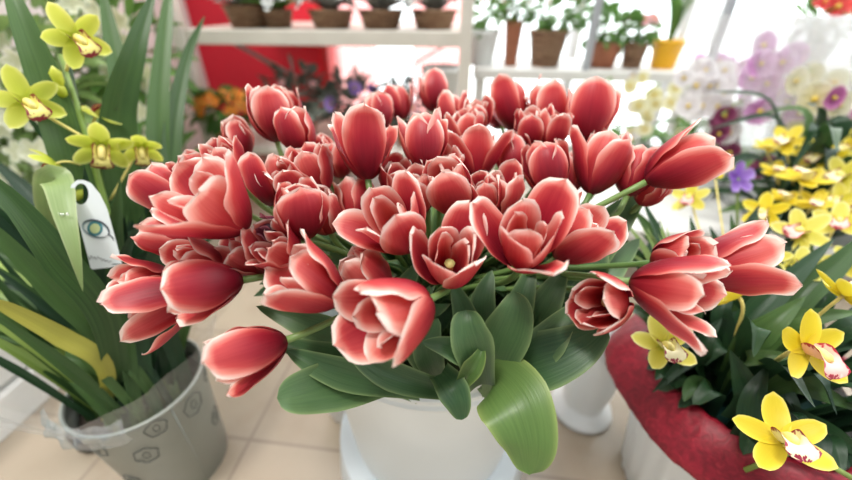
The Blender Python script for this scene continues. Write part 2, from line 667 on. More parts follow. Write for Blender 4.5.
def sstep(a, b, x):
    x = max(0, min(1, (x - a) / (b - a)))
    return x * x * (3 - 2 * x)


def blade(g, pts, width, hint=None, fold=.25, tip=.5, base=.6, n=7, nc=7, cup=0.0, wav=0.0, twist=0.0, seed=0, bluntend=False):
    """strap leaf along control points; widest part near 'tip'.. profile"""
    path = catmull(pts, n)
    rows = []
    m = len(path)
    rr = random.Random(seed)
    ph = rr.random() * 6
    for i, p in enumerate(path):
        t = i / (m - 1)
        tg = (path[min(i + 1, m - 1)] - path[max(i - 1, 0)]).normalized()
        h = hint if hint is not None else (CAMP - p)
        h = h - tg * h.dot(tg)
        h = h.normalized() if h.length > 1e-6 else tg.orthogonal().normalized()
        if twist:
            h = Quaternion(tg, twist * (t - .5)) @ h
        s = tg.cross(h).normalized()
        if bluntend:
            w = min(1, base + (1 - base) * sstep(0, .4, t))
        else:
            e = max(.12, tip)
            w = (base + (1 - base) * sstep(0, .45, t)) * (max(0, 1 - t) ** e if t > .5 else 1) / ((.5 ** e) if t > .5 else 1)
            if t <= .5:
                pass
            w = min(w, 1)
        w *= width / 2
        row = []
        for j in range(nc):
            v = -1 + 2 * j / (nc - 1)
            off = fold * w * (abs(v) - .5) + cup * w * v * v
            wv = wav * width * math.sin(t * 14 + ph + (2 if v > 0 else 0)) * abs(v) ** 2
            row.append(p + s * (w * v) + h * (off + wv))
        rows.append(row)
    return g.sheet(rows)


# ------------------------------------------------------------------ tulips
BC = V((.010, .437, .438))        # centre of the bucket rim
BZ0 = .10                          # underside of the bucket


def tulip_petal(Lp, W, a1, rsc, seed, nr=20, nc=13, tipc=0.0):
    rr = random.Random(seed)
    rows = []
    r, z = .0035, 0.0
    dt = 1 / (nr - 1)
    rip = [rr.uniform(0, 6) for _ in range(4)]
    amp = rr.uniform(.0006, .0020)
    lean = rr.uniform(-.09, .09)
    crease = rr.uniform(.0, .0014)
    curl = rr.uniform(-.0015, .0040)
    asym = rr.uniform(-.10, .10)
    for i in range(nr):
        t = i * dt
        al = R(74) * math.exp(-t / .30) + a1 * sstep(.10, .95, t) + tipc * sstep(.72, 1, t)
        if i:
            r += math.sin(al) * dt * Lp * rsc
            z += math.cos(al) * dt * Lp
        r = max(r, .002)
        w = W / 2 * ((max(t, .004) ** .62) * (max(1 - t, 0) ** .44)) / .50
        w = max(w, .0018 if t < .5 else .0005)
        rho = max(abs(r) * 1.04, .013) + .012 * t * t
        nx, nz = -math.cos(al), math.sin(al)     # inward normal
        row = []
        for j in range(nc):
            v = -1 + 2 * j / (nc - 1)
            s_ = w * v * (1 + asym * v)
            ph = s_ / rho
            off = rho * (1 - math.cos(ph))
            lat = rho * math.sin(ph)
            e = abs(v) ** 3
            off += -curl * e * sstep(.3, .9, t)
            off += amp * e * math.sin(t * 15 + rip[0 if v > 0 else 1]) * sstep(.2, .6, t)
            off += -crease * math.exp(-(v * 4) ** 2) * sstep(.2, .8, t)
            zz = z + nz * off
            if i == nr - 1 or i == nr - 2:
                zz += .0012 * math.sin(v * 5 + rip[2])
            row.append(V((r + nx * off, lat + lean * t * Lp * .4, zz)))
        rows.append(row)
    return rows


TULIPS = []


def tulip(i, spec):
    bx, by, tx, ty, d, Lb, o, label = spec[:8]
    opt = spec[8] if len(spec) > 8 else {}
    rr = random.Random(100 + i)
    P = at(bx, by, d)
    lat = RT * ((tx - bx) / F * d) - UPV * ((ty - by) / F * d)
    if lat.length >= Lb * .97:
        ax = lat.normalized()
        Lb = max(Lb, min(lat.length, Lb * 1.15))
    else:
        dep = math.sqrt(Lb * Lb - lat.length_squared)
        nat = (P - V((BC.x, BC.y, .38))).normalized()
        sgn = opt.get('s')
        if sgn is None:
            sgn = 1 if nat.dot(FWD) > 0 else -1
        ax = (lat + FWD * dep * sgn).normalized()
    off = V((P.x - BC.x, P.y - BC.y, 0))
    ln = off.length
    dirn = off / ln if ln > 1e-6 else V((0, 1, 0))
    rim = V((BC.x, BC.y, BC.z + .01)) + dirn * min(.105, ln * .36)
    foot = V((BC.x, BC.y, BZ0 + .03)) - dirn * .02 + V((rr.uniform(-.04, .04), rr.uniform(-.04, .04), 0))
    root = thing('tulip', foot, label, 'tulip', None)
    # stem
    dn = (P - rim).length
    pth = bez(P + ax * .002, P - ax * min(.09, dn * .4), rim + (V((0, 0, 1)) + dirn * .25) * dn * .3, rim, 12) + [foot]
    G().tube(pth, [.0036] + [.0033] * (len(pth) - 3) + [.0042, .0042], 8).obj('stem', 'stem', root)
    # bloom
    q = ax.to_track_quat('Z', 'Y').to_matrix()
    roll = opt.get('roll', rr.uniform(0, 2 * PI))
    if 'face' in opt:                       # an outer petal turned to the room's front
        n_ = q.transposed() @ (CAMP - P)
        roll = math.atan2(n_.y, n_.x) + opt['face']
    W = opt.get('w', .60) * Lb
    dark = opt.get('dark')
    fat = (1.0 if dark else 1.16) * opt.get('fat', 1)
    n_in = 3 + (rr.choice((2, 2, 3)) if o > .25 and not dark else 0)
    for k in range(3 + n_in):
        if k < 3:
            ang, sc_, ln, wd, bias = roll + k * 2 * PI / 3, fat, 1.0, 1.0, 0
        elif k < 6:
            ang, sc_, ln, wd, bias = roll + (k - 2.5) * 2 * PI / 3, fat * .76, .97, .92, -6
        else:
            ang, sc_, ln, wd, bias = roll + k * 2.3, fat * .48, .86, .68, -9
        ang += rr.uniform(-.16, .16)
        a1 = R(-30 + 62 * o + bias + rr.uniform(-11, 13) * (.35 + o))
        if opt.get('splay') == k or (k < 3 and o > .35 and rr.random() < .15):
            a1 += R(13)
        tc_ = R(rr.uniform(-26, 22))
        rows = tulip_petal(Lb * ln * rr.uniform(.90, 1.06), W * wd * rr.uniform(.92, 1.08), a1, sc_, 1000 * i + k, tipc=tc_)
        mz = Matrix.Rotation(ang, 3, 'Z')
        G().sheet([[P + q @ (mz @ p) for p in row] for row in rows]).obj('petal', 'tulip_dark' if dark else ('tulip_in' if k > 2 else 'tulip'), root)
    if o > .45:
        g = G().tube([P, P + ax * Lb * .32, P + ax * Lb * .38], [.003, .0035, .005], 8)
        g.obj('pistil', 'pistil', root)
    # a leaf that climbs beside the stem
    if not dark:
        top = rim.lerp(P, .48) + V((rr.uniform(-.03, .03), rr.uniform(-.02, .03), -.005))
        side = V((-dirn.y, dirn.x, 0)) * rr.uniform(-.03, .03)
        mid = rim.lerp(top, .5) + side + dirn * .012 + V((0, 0, .015))
        b0 = rim - V((0, 0, .05))
        g = G()
        blade(g, [b0, mid, top + side * .4 + dirn * .02], rr.uniform(.026, .038), hint=V((-dirn.x, -dirn.y, .7)), fold=.4, tip=.55, base=.7, n=6, seed=i)
        g.obj('leaf', 'tleaf', root)
        top = rim.lerp(P, rr.uniform(.30, .42)) + V((rr.uniform(-.05, .05), rr.uniform(-.03, .04), -.01))
        g = G()
        blade(g, [b0 - side * .5, rim.lerp(top, .5) - side + V((0, 0, .01)), top + dirn * .015], rr.uniform(.030, .042), hint=V((-dirn.x, -dirn.y, .7)), fold=.35, tip=.5, base=.7, n=6, seed=i + 300)
        g.obj('leaf', 'tleaf', root)
    TULIPS.append(root)
    return root


T = [
 (190, 210, 140, 172, .42, .068, .42, 'red tulip at upper far left of the bouquet, nearest the white eye tag'),
 (199, 247, 147, 222, .40, .064, .30, 'half-closed red tulip below the far-left one, level with the bottom of the eye tag'),
 (201, 290, 132, 318, .375, .076, .66, 'lowest tulip of the far left edge, petals spread towards the grey pot', {'w': .5}),
 (243, 280, 182, 290, .35, .066, .38, 'tulip with one big dark red petal facing out, left above the lowest-hanging tulip', {'face': 0, 'w': .80}),
 (287, 340, 222, 358, .345, .068, .50, 'lowest-hanging tulip on the left, drooping over the floor beside the grey pot', {'face': .15, 'w': .66}),
 (246, 230, 208, 180, .36, .082, .70, 'largest wide-open tulip at upper left, pale inner petal facing up', {'s': -1, 'face': 1.0, 'w': .7}),
 (306, 237, 308, 183, .375, .068, .12, 'tulip with a single broad pale-edged petal, right of the largest open left tulip', {'face': 0, 'w': .92}),
 (338, 302, 286, 254, .345, .074, .55, 'open tulip on the left side directly above the long dark leaves'),
 (266, 272, 232, 240, .38, .056, .55, 'small frilly tulip tucked under the largest open left tulip'),
 (324, 192, 308, 146, .42, .062, .38, 'pointed pink tulip just above the broad single-petal tulip'),
 (274, 206, 262, 150, .41, .062, .65, 'pale ruffled tulip between the largest open left tulip and the pointed pink one'),
 (244, 160, 238, 119, .50, .060, .02, 'closed slim red tulip bud standing in front of the orange flowers'),
 (277, 142, 268, 86, .49, .076, .16, 'tall dusky red tulip rising highest on the left, ruffled rim', {'face': .2, 'w': .75}),
 (305, 156, 294, 108, .47, .064, .18, 'upright red tulip right in front of the tall dusky one', {'face': -.5, 'w': .7}),
 (294, 122, 290, 92, .56, .052, .10, 'small pink tulip peeking from behind the tall dusky red one'),
 (326, 172, 318, 138, .52, .055, .20, 'dim red tulip behind and right of the upright one on the left'),
 (214, 190, 197, 160, .44, .056, .20, 'small tulip mostly hidden behind the largest open left tulip'),
 (368, 180, 360, 106, .41, .080, .60, 'big tulip at upper centre left with one petal splayed out leftwards', {'face': .1, 'w': .62, 'splay': 1}),
 (426, 172, 422, 104, .43, .077, .30, 'deep red goblet tulip at upper centre, touching the big splayed one', {'face': 0.1, 'w': .66}),
 (402, 120, 394, 82, .60, .060, .40, 'red tulip in the back row, left of the tallest pale spire tulip'),
 (434, 112, 432, 68, .61, .070, .22, 'tallest back-row tulip at centre, seen against the bright window'),
 (456, 132, 450, 90, .56, .062, .35, 'back-row tulip just behind the deep red goblet tulip'),
 (478, 134, 472, 104, .54, .052, .30, 'small back-row tulip right of the centre, left of the bare gap'),
 (476, 180, 478, 122, .47, .070, .68, 'open cup tulip at mid centre with petals parted to its middle'),
 (514, 180, 512, 124, .48, .060, .08, 'narrow salmon tulip right beside the open cup tulip'),
 (552, 198, 540, 136, .44, .068, .32, 'smooth rounded red tulip at right of centre, above the big open front one', {'face': .2, 'w': .66}),
 (516, 132, 508, 76, .55, .070, .50, 'back-row tulip first to the right of the bare gap, tall outer petal'),
 (550, 138, 545, 82, .53, .070, .28, 'back-row tulip in the middle of the right-hand three'),
 (584, 146, 592, 80, .50, .076, .34, 'tall red tulip at right end of the back row, one petal leaning out right', {'face': .1, 'w': .7}),
 (550, 150, 552, 110, .49, .055, .40, 'small tulip wedged in front of the right-hand back row'),
 (590, 194, 614, 130, .44, .078, .48, 'tulip leaning right with one long upright petal, below the back-row right end'),
 (627, 196, 644, 143, .44, .062, .25, 'shaded red tulip between the right-leaning one and the right tip tulip'),
 (646, 182, 698, 150, .41, .074, .34, 'tulip at upper right tip of the bouquet, one petal stretched out sideways', {'face': .5, 'w': .66}),
 (502, 126, 497, 100, .60, .050, .35, 'faint pink tulip at the very back beside the bare gap'),
 (458, 214, 438, 166, .42, .072, .28, 'broad smooth tulip at the heart of the bouquet, above the ivory-edged cup', {'face': -.1, 'w': .76}),
 (440, 188, 440, 155, .46, .056, .55, 'ruffled tulip behind the broad smooth one at the heart'),
 (408, 246, 386, 202, .385, .080, .58, 'open tulip left of the heart, lower petal curling outward like a lip', {'s': -1, 'face': .1}),
 (360, 228, 350, 172, .44, .062, .38, 'crumpled tulip between the broad single-petal one and the lipped one'),
 (449, 280, 447, 232, .36, .074, .46, 'small ivory-edged cup tulip at front centre, looking straight in', {'s': -1, 'face': .6, 'w': .62}),
 (521, 264, 514, 210, .355, .082, .50, 'largest open tulip at front right of centre, full of pale petals', {'s': -1, 'face': .5, 'w': .6}),
 (556, 258, 592, 212, .39, .074, .50, 'tulip leaning right behind the largest open front one', {'s': -1, 'face': .4}),
 (484, 216, 478, 176, .43, .056, .30, 'small crinkled salmon tulip behind the ivory-edged cup'),
 (388, 294, 346, 250, .385, .068, .28, 'wilting dark striped tulip bent left, behind the frontmost one'),
 (428, 300, 360, 318, .325, .086, .66, 'frontmost tulip hanging over the bucket rim, mouth wide open', {'w': .68, 's': -1, 'face': 1.2}),
 (620, 300, 562, 298, .36, .070, .46, 'tulip facing left with a dark throat, leftmost of the lower right trio', {'s': -1}),
 (630, 282, 684, 292, .37, .082, .66, 'middle tulip of the lower right trio, mouth open towards the yellow orchids', {'s': -1, 'face': 1.0, 'w': .50}),
 (690, 274, 764, 250, .40, .086, .56, 'rightmost tulip of the lower right trio, stretching over the yellow orchids', {'face': .9, 'w': .52}),
 (288, 234, 262, 224, .375, .032, .0, 'tiny withered purple-black tulip bud under the broad single-petal one', {'dark': 1}),
 (640, 204, 650, 174, .46, .052, .2, 'small shaded tulip under the upper right tip tulip'),
 (570, 194, 566, 146, .48, .060, .3, 'tulip half hidden behind the smooth rounded red one'),
 (395, 196, 402, 164, .45, .054, .3, 'small tulip half hidden under the deep red goblet tulip'),
 (342, 178, 340, 140, .50, .056, .2, 'tulip half hidden left behind the big splayed one'),
 (240, 182, 228, 146, .44, .058, .35, 'tulip peeking out behind the pale ruffled one at upper left'),
 (300, 200, 288, 164, .42, .058, .35, 'tulip with narrow petals between the pale ruffled and the pointed pink one'),
 (330, 232, 324, 196, .42, .056, .35, 'small tulip squeezed to the right of the broad single-petal one'),
 (420, 214, 410, 172, .43, .062, .40, 'tulip between the lipped one and the broad smooth heart one'),
 (500, 214, 498, 172, .44, .060, .35, 'tulip filling the gap left of the smooth rounded red one'),
 (530, 150, 526, 112, .50, .058, .30, 'tulip filling the gap under the first back-row tulip right of the gap'),
 (604, 172, 606, 132, .49, .058, .30, 'tulip glimpsed behind the right-leaning long-petalled one'),
 (540, 248, 556, 204, .41, .064, .50, 'tulip just behind the right edge of the largest open front one'),
 (300, 262, 270, 234, .37, .056, .50, 'small striped tulip behind the open left one above the dark leaves'),
 (655, 262, 668, 250, .40, .066, .45, 'tulip at the back of the lower right trio, dusky edged'),
 (222, 268, 196, 254, .38, .056, .35, 'tulip just behind the top of the big dark-petalled left one'),
 (172, 276, 140, 284, .41, .058, .45, 'tulip lying behind the lowest far-left one, pale tips'),
 (382, 132, 376, 92, .56, .056, .35, 'back-row tulip left of the spire, behind the big splayed one'),
 (470, 150, 462, 112, .51, .058, .35, 'tulip between the goblet and the open cup, one row back'),
]
for i, s in enumerate(T):
    tulip(i, s)


def tleaf(idx, pts, width, mat='tleaf', **kw):
    g = G()
    root = TULIPS[idx]
    kw.setdefault('seed', len(pts) + int(pts[0][0]))
    blade(g, [at(*p) for p in pts], width, **kw)
    return g.obj('leaf', mat, root)


tleaf(4, [(420, 392, .44), (385, 378, .41), (335, 385, .365), (298, 393, .335), (277, 398, .325)], .048, 'tleaf', tip=.42, base=.55, fold=.18, wav=.03)
tleaf(39, [(478, 392, .43), (492, 378, .385), (514, 402, .345), (528, 440, .335), (530, 475, .345)], .068, 'tleaf_light', tip=.42, base=.5, fold=.15, wav=.02)
tleaf(40, [(478, 385, .44), (520, 368, .385), (570, 350, .365), (608, 326, .37)], .056, 'tleaf', tip=.45, base=.5, fold=.12)
tleaf(39, [(486, 392, .42), (500, 350, .375), (514, 315, .355), (515, 291, .36)], .046, 'tleaf', tip=.55, base=.7, fold=.3)
tleaf(38, [(482, 385, .38), (474, 350, .343), (468, 328, .335), (466, 310, .34)], .037, 'tleaf', tip=.36, base=.7, fold=.1, cup=.35)
tleaf(44, [(495, 388, .42), (535, 355, .38), (558, 328, .375), (572, 306, .385)], .036, 'tleaf', tip=.6, base=.6)
tleaf(38, [(440, 372, .385), (450, 385, .36), (458, 402, .355), (462, 420, .36)], .030, 'tleaf', tip=.45, base=.8, fold=.4)
tleaf(43, [(455, 392, .40), (410, 382, .365), (370, 365, .345), (336, 332, .34)], .027, 'tleaf', tip=.7, base=.7, fold=.5)
tleaf(43, [(478, 372, .375), (462, 354, .345), (444, 346, .335), (422, 342, .335)], .022, 'tleaf', tip=.6, base=.7, fold=.5)
tleaf(38, [(462, 384, .365), (470, 372, .345), (478, 360, .34), (483, 346, .345)], .018, 'tleaf_light', tip=.6, base=.7, fold=.8)
tleaf(38, [(470, 365, .43), (466, 320, .40), (452, 280, .40)], .028, 'tleaf', tip=.6)
tleaf(39, [(490, 360, .43), (482, 310, .40), (492, 270, .41)], .030, 'tleaf', tip=.6)
tleaf(39, [(505, 355, .43), (520, 305, .41), (534, 262, .42)], .030, 'tleaf', tip=.6)
tleaf(40, [(515, 355, .43), (545, 305, .41), (566, 266, .42)], .034, 'tleaf', tip=.6)
tleaf(44, [(510, 372, .43), (555, 335, .40), (592, 292, .41)], .036, 'tleaf', tip=.6)
tleaf(7, [(420, 388, .44), (350, 345, .40), (300, 322, .385), (256, 306, .39)], .034, 'tleaf', tip=.7, fold=.3)
tleaf(7, [(420, 390, .43), (360, 365, .39), (310, 352, .37), (262, 336, .37)], .030, 'tleaf', tip=.7, fold=.4)
tleaf(4, [(420, 392, .42), (365, 380, .375), (320, 366, .355), (286, 350, .355)], .030, 'tleaf', tip=.6, fold=.5)
tleaf(37, [(385, 355, .47), (348, 290, .45), (332, 236, .45)], .034, 'tleaf', tip=.6)
tleaf(36, [(410, 360, .45), (400, 305, .42), (418, 262, .42)], .032, 'tleaf', tip=.6)
tleaf(36, [(430, 380, .43), (415, 335, .39), (430, 285, .39)], .03, 'tleaf', tip=.6)
tleaf(43, [(440, 385, .41), (428, 350, .37), (438, 318, .365)], .03, 'tleaf', tip=.6)
tleaf(32, [(560, 330, .50), (598, 258, .47), (632, 205, .47), (655, 182, .48)], .030, 'tleaf', tip=.7)
tleaf(31, [(550, 330, .50), (590, 262, .48), (612, 215, .48)], .040, 'tleaf', tip=.6)
tleaf(40, [(560, 330, .47), (588, 272, .46), (600, 222, .47)], .045, 'tleaf', tip=.6)
tleaf(40, [(570, 325, .48), (606, 275, .47), (640, 238, .49)], .036, 'tleaf', tip=.6)
tleaf(31, [(560, 320, .52), (585, 250, .50), (626, 196, .50)], .04, 'tleaf', tip=.6)
tleaf(11, [(330, 240, .62), (250, 175, .56), (205, 155, .55), (180, 158, .56)], .024, 'tleaf_light', tip=.7)
tleaf(16, [(330, 260, .62), (240, 180, .54), (200, 172, .53), (184, 185, .54)], .022, 'tleaf', tip=.7)

# bucket and its stand
bk = thing('flower_bucket', (BC.x, BC.y, BZ0), 'round white plastic bucket with ringed rim holding all the red tulips', 'bucket')
H = BC.z - BZ0
RS = .176
prof = [(.0, 0), (.140, 0), (.144, .004), (RS - .010, H - 0.0660), (RS - .0088, H - 0.0620), (RS - .0063, H - 0.0610), (RS - .0063, H - 0.0570), (RS - .0082, H - 0.0550), (RS - .0076, H - 0.0440), (RS - .0045, H - 0.0430), (RS - .0045, H - 0.0380), (RS - .007, H - 0.0360), (RS - .0065, H - 0.0220), (RS - .002, H - 0.0200), (RS, H - .012), (RS, H - .003), (RS - .0015, H), (RS - .0035, H), (RS - .0055, H - .004), (RS - .011, H - 0.0580), (.140, .008), (0, .008)]
G().lathe(prof, (BC.x, BC.y, BZ0), 72).obj('body', 'bucket', bk)
G().lathe([(0, .22), (.150, .22)], (BC.x, BC.y, BZ0), 40).obj('water', simple('bucket_water', (.05, .07, .03), .08), bk)
G().lathe([(.182, 0), (.182, .006), (.174, BZ0 - .012), (.170, BZ0), (0, BZ0)], (BC.x, BC.y, 0), 64).obj('round_stand', 'pedestal', None, V((BC.x, BC.y, 0)))
tag(bpy.data.objects['round_stand'], 'low bluish white round stand under the white tulip bucket', 'stand')


# ------------------------------------------------------------------ cymbidium orchids
def tepal(Lp, W, bend, cup, seed, nr=10, nc=7, pt=.5):
    rr = random.Random(seed)
    rows = []
    r, z = 0.0, 0.0
    dt = 1 / (nr - 1)
    for i in range(nr):
        t = i * dt
        al = R(90) - bend * (t - .3)          # measured from the facing axis
        if i:
            r += math.sin(al) * dt * Lp
            z += math.cos(al) * dt * Lp
        w = W / 2 * (max(.06, t) ** .5) * (max(0, 1 - t) ** pt) / .52
        w = max(w, .0006)
        row = []
        for j in range(nc):
            v = -1 + 2 * j / (nc - 1)
            row.append(V((r - math.cos(al) * cup * w * v * v, w * v, z + math.sin(al) * cup * w * v * v)))
        rows.append(row)
    return rows


def cymbidium(root, c, face, size, mat='cym', lip='lip_maroon', up=None, stalk_to=None, seed=0, roll=0.0, close=0.0):
    rr = random.Random(seed)
    face = face.normalized()
    up = up or V((0, 0, 1))
    u = (up - face * up.dot(face)).normalized()
    s = u.cross(face).normalized()
    u = Quaternion(face, roll) @ u
    s = Quaternion(face, roll) @ s
    mt = Matrix((u, s, face)).transposed()        # local x = up, y = side, z = facing
    k = size / .08
    g = G()
    if stalk_to is not None:
        g.tube(bez(c, c - face * .02 * k, V(stalk_to).lerp(c, .4), V(stalk_to), 8), .0022 * k, 6)
    # the column over the lip
    col = [V((0, 0, 0)), V((.001, 0, .006)), V((-.0005, 0, .013)), V((-.005, 0, .019)), V((-.008, 0, .021))]
    g.tube([c + mt @ (p * k) for p in col], [.0035 * k, .0045 * k, .0045 * k, .0042 * k, .002 * k], 8)
    fl = g.obj('flower', 'column', root)
    for n_, (a, ln, w) in enumerate(((0, .043, .024), (66, .042, .022), (-66, .042, .022), (132, .041, .023), (-132, .041, .023))):
        a = R(a + rr.uniform(-7, 7))
        rows = tepal(ln * k * rr.uniform(.94, 1.06), w * k, R(rr.uniform(25, 55)) + close, rr.uniform(.15, .4), seed * 9 + n_)
        mz = Matrix.Rotation(a, 3, 'Z')
        G().sheet([[c + mt @ (mz @ p) for p in row] for row in rows]).obj('petal', mat, fl)
    # lip: trough with raised side lobes and a curled front lobe
    rows = []
    for i in range(11):
        t = i / 10
        if t < .6:
            q = t / .6
            ctr = V((-.004 - .006 * q, 0, .002 + .021 * q))
        else:
            q = (t - .6) / .4
            ctr = V((-.010 - .013 * q, 0, .023 + .008 * q - .009 * q * q))
        w = (.010 + .004 * math.sin(PI * min(1, t / .6))) if t < .6 else (.0105 + .0035 * math.sin(PI * (t - .6) / .4 * .8)) * (1 - ((t - .6) / .4) ** 4 * .75)
        lift = .95 * (1 - sstep(.45, .68, t))
        row = []
        for j in range(9):
            v = -1 + 2 * j / 8
            rip = .0012 * math.sin(9 * v + 7 * t) * abs(v) * sstep(.5, .9, t)
            row.append(c + mt @ ((ctr + V((w * lift * v * v * 1.1 + rip, w * v * (1 - .3 * lift * abs(v)), rip))) * k))
        rows.append(row)
    G().sheet(rows).obj('lip', lip, fl)
    return fl


def oleaf(root, pts, width, mat='oleaf', name='leaf', **kw):
    g = G()
    kw.setdefault('tip', .75)
    kw.setdefault('base', .75)
    kw.setdefault('fold', .35)
    blade(g, [p if isinstance(p, Vector) else at(*p) for p in pts], width, **kw)
    return g.obj(name, mat, root)


def facing(c, sx=0.0, sy=0.0):
    """turned towards the room's front, then sideways and up"""
    n = (CAMP - c).normalized()
    return (n + RT * sx + UPV * sy).normalized()


# ---- left: grey pot with green-yellow cymbidium
LP = at(136, 380, .64)
ZR = LP.z
ZB = .0
lp = thing('metal_pot', (LP.x, LP.y, ZB), 'pale grey metal flower pot with scribbled round motifs on the left floor', 'pot')
LT, LB = .098, .080


def lr(z):
    return LB + (LT - LB) * (z - ZB) / (ZR - ZB)


hh = ZR - ZB
G().lathe([(0, .0), (LB, 0), (LT, hh - .005), (LT + .003, hh - .003), (LT + .003, hh), (LT - .001, hh + .001), (LT - .003, hh - .004), (LB - .003, .004), (0, .004)], (LP.x, LP.y, ZB), 64).obj('body', 'zinc', lp)
G().lathe([(0, hh - .035), (LT - .008, hh - .035)], (LP.x, LP.y, ZB), 40).obj('soil', 'soil', lp)
# scribbled motifs, drawn as fine raised lines round the pot
angc = math.atan2(-LP.y, -LP.x)
g = G()


def onpot(a, z, e=.0006):
    r = lr(z) + e
    return V((LP.x + r * math.cos(a), LP.y + r * math.sin(a), z))


for (da, dz, ra, rz, wob) in ((-.10, -.026, .19, .017, 5), (.52, -.040, .24, .022, 7), (-.42, -.078, .22, .019, 6), (1.15, -.03, .2, .018, 6), (-1.05, -.045, .2, .018, 6), (.95, -.13, .22, .018, 7), (-1.0, -.15, .22, .018, 5)):
    g = G()
    for kk, mm in ((1, 1.0), (0, .35)):
        pts = []
        for q in range(41):
            th = 2 * PI * q / 40
            w_ = (1 + .07 * math.sin(wob * th) + .04 * math.sin(2.3 * wob * th)) * (1 if kk else .45)
            pts.append(onpot(angc + da + ra * .5 * w_ * math.cos(th) * (1.6 if kk else 1), ZR + dz + rz * w_ * math.sin(th)))
        G().tube(pts, .0007 * (1 if kk else .7), 5).obj('printed_motif' if kk else 'motif_centre', 'print', lp)
G().tube([onpot(angc + .18, ZR - .004), onpot(angc + .18, ZB + .004)], .0012, 5).obj('seam', 'zinc', lp)

oc = thing('orchid_plant', (LP.x, LP.y, ZR - .03), 'green-yellow flowering orchid with long strap leaves in the grey metal pot', 'orchid')
DL = .62
B1, B2, B3 = (130, 385, .625), (150, 385, .64), (120, 390, .62)
leaves = [
 ([(150, 385, .64), (132, 240, .60), (118, 130, .57), (135, 50, .56), (156, -14, .58)], .046, 'oleaf'),
 ([(160, 380, .66), (160, 240, .66), (158, 120, .66), (166, 20, .68), (172, -25, .70)], .034, 'oleaf'),
 ([(165, 380, .66), (172, 240, .66), (172, 140, .67), (186, 60, .70), (205, 15, .72)], .030, 'oleaf'),
 ([(120, 385, .62), (90, 240, .56), (55, 110, .52), (22, 20, .50), (2, -30, .50)], .042, 'oleaf'),
 ([(145, 385, .66), (135, 220, .66), (122, 90, .66), (108, 20, .66), (100, -20, .66)], .034, 'oleaf'),
 ([(132, 388, .58), (106, 322, .51), (62, 262, .46), (16, 205, .43), (-30, 160, .41)], .036, 'oleaf'),
 ([(128, 388, .60), (104, 345, .56), (56, 294, .51), (4, 240, .47), (-30, 208, .45)], .026, 'oleaf'),
 ([(125, 390, .60), (98, 350, .56), (48, 306, .53), (-10, 262, .50)], .022, 'oleaf'),
 ([(122, 394, .56), (104, 366, .54), (60, 336, .50), (8, 308, .46), (-15, 298, .44)], .023, 'oleaf_yellow'),
 ([(122, 392, .57), (98, 372, .57), (48, 352, .55), (-5, 334, .53)], .018, 'oleaf'),
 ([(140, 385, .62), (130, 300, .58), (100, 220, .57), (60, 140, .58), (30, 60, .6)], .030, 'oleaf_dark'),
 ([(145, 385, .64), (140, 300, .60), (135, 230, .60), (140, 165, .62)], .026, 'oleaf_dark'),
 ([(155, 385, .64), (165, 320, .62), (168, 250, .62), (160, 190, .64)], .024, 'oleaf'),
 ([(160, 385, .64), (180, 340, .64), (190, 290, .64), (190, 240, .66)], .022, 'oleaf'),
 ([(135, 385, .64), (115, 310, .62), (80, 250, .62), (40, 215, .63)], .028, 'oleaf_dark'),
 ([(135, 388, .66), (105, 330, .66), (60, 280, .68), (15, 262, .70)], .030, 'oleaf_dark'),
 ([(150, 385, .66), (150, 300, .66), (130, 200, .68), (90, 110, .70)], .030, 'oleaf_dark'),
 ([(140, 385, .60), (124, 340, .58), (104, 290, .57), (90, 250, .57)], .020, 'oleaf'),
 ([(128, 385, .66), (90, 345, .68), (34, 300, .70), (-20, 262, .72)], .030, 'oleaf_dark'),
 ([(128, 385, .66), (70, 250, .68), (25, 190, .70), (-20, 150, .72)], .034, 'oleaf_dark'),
 ([(150, 385, .62), (142, 345, .60), (138, 300, .59), (150, 262, .59)], .018, 'oleaf'),
 ([(160, 385, .66), (150, 300, .68), (170, 230, .70), (200, 170, .72), (232, 138, .74)], .022, 'oleaf'),
 ([(130, 385, .62), (115, 340, .62), (100, 300, .64), (75, 275, .66)], .022, 'oleaf'),
]
def inpot(px, d, k):
    return V((LP.x + max(-.055, min(.055, (px - 138) / F * .6)), LP.y + max(-.05, min(.05, (d - .63) * .8)), ZR - .03))


for k, (p, w, m_) in enumerate(leaves):
    p = [inpot(p[0][0], p[0][2], k)] + p[1:]
    oleaf(oc, p, w, m_, seed=k, twist=rnd.uniform(-.5, .5))
fl_ = oleaf(oc, [(118, 385, .62), (70, 280, .58), (52, 215, .55), (52, 182, .50), (58, 183, .475), (65, 215, .46), (75, 255, .455), (83, 292, .46)], .036, 'oleaf_light', tip=.9, base=.5, fold=.15)
G().tube([at(*p) for p in ((130, 388, .62), (118, 260, .58), (104, 200, .56), (88, 140, .54), (72, 90, .53), (60, 55, .53))], [.005, .005, .0045, .004, .0035, .003], 8).obj('flower_spike', 'stalk', oc)
G().tube([at(*p) for p in ((128, 388, .635), (100, 200, .575), (86, 140, .555), (70, 68, .545))], .0026, 8).obj('support_stake', 'stake', oc)
G().tube([at(*p) for p in ((66, 104, .55), (75, 104, .535), (84, 105, .55), (75, 105, .56), (66, 104, .55))], .0012, 6).obj('tie', 'black', oc)
for k in range(7):
    a = k * 2 * PI / 7
    c = V((LP.x + .05 * math.cos(a), LP.y + .05 * math.sin(a), ZR - .045))
    G().ball(c, .022, 10, (.9, .9, 1.7)).obj('pseudobulb', 'oleaf', oc)
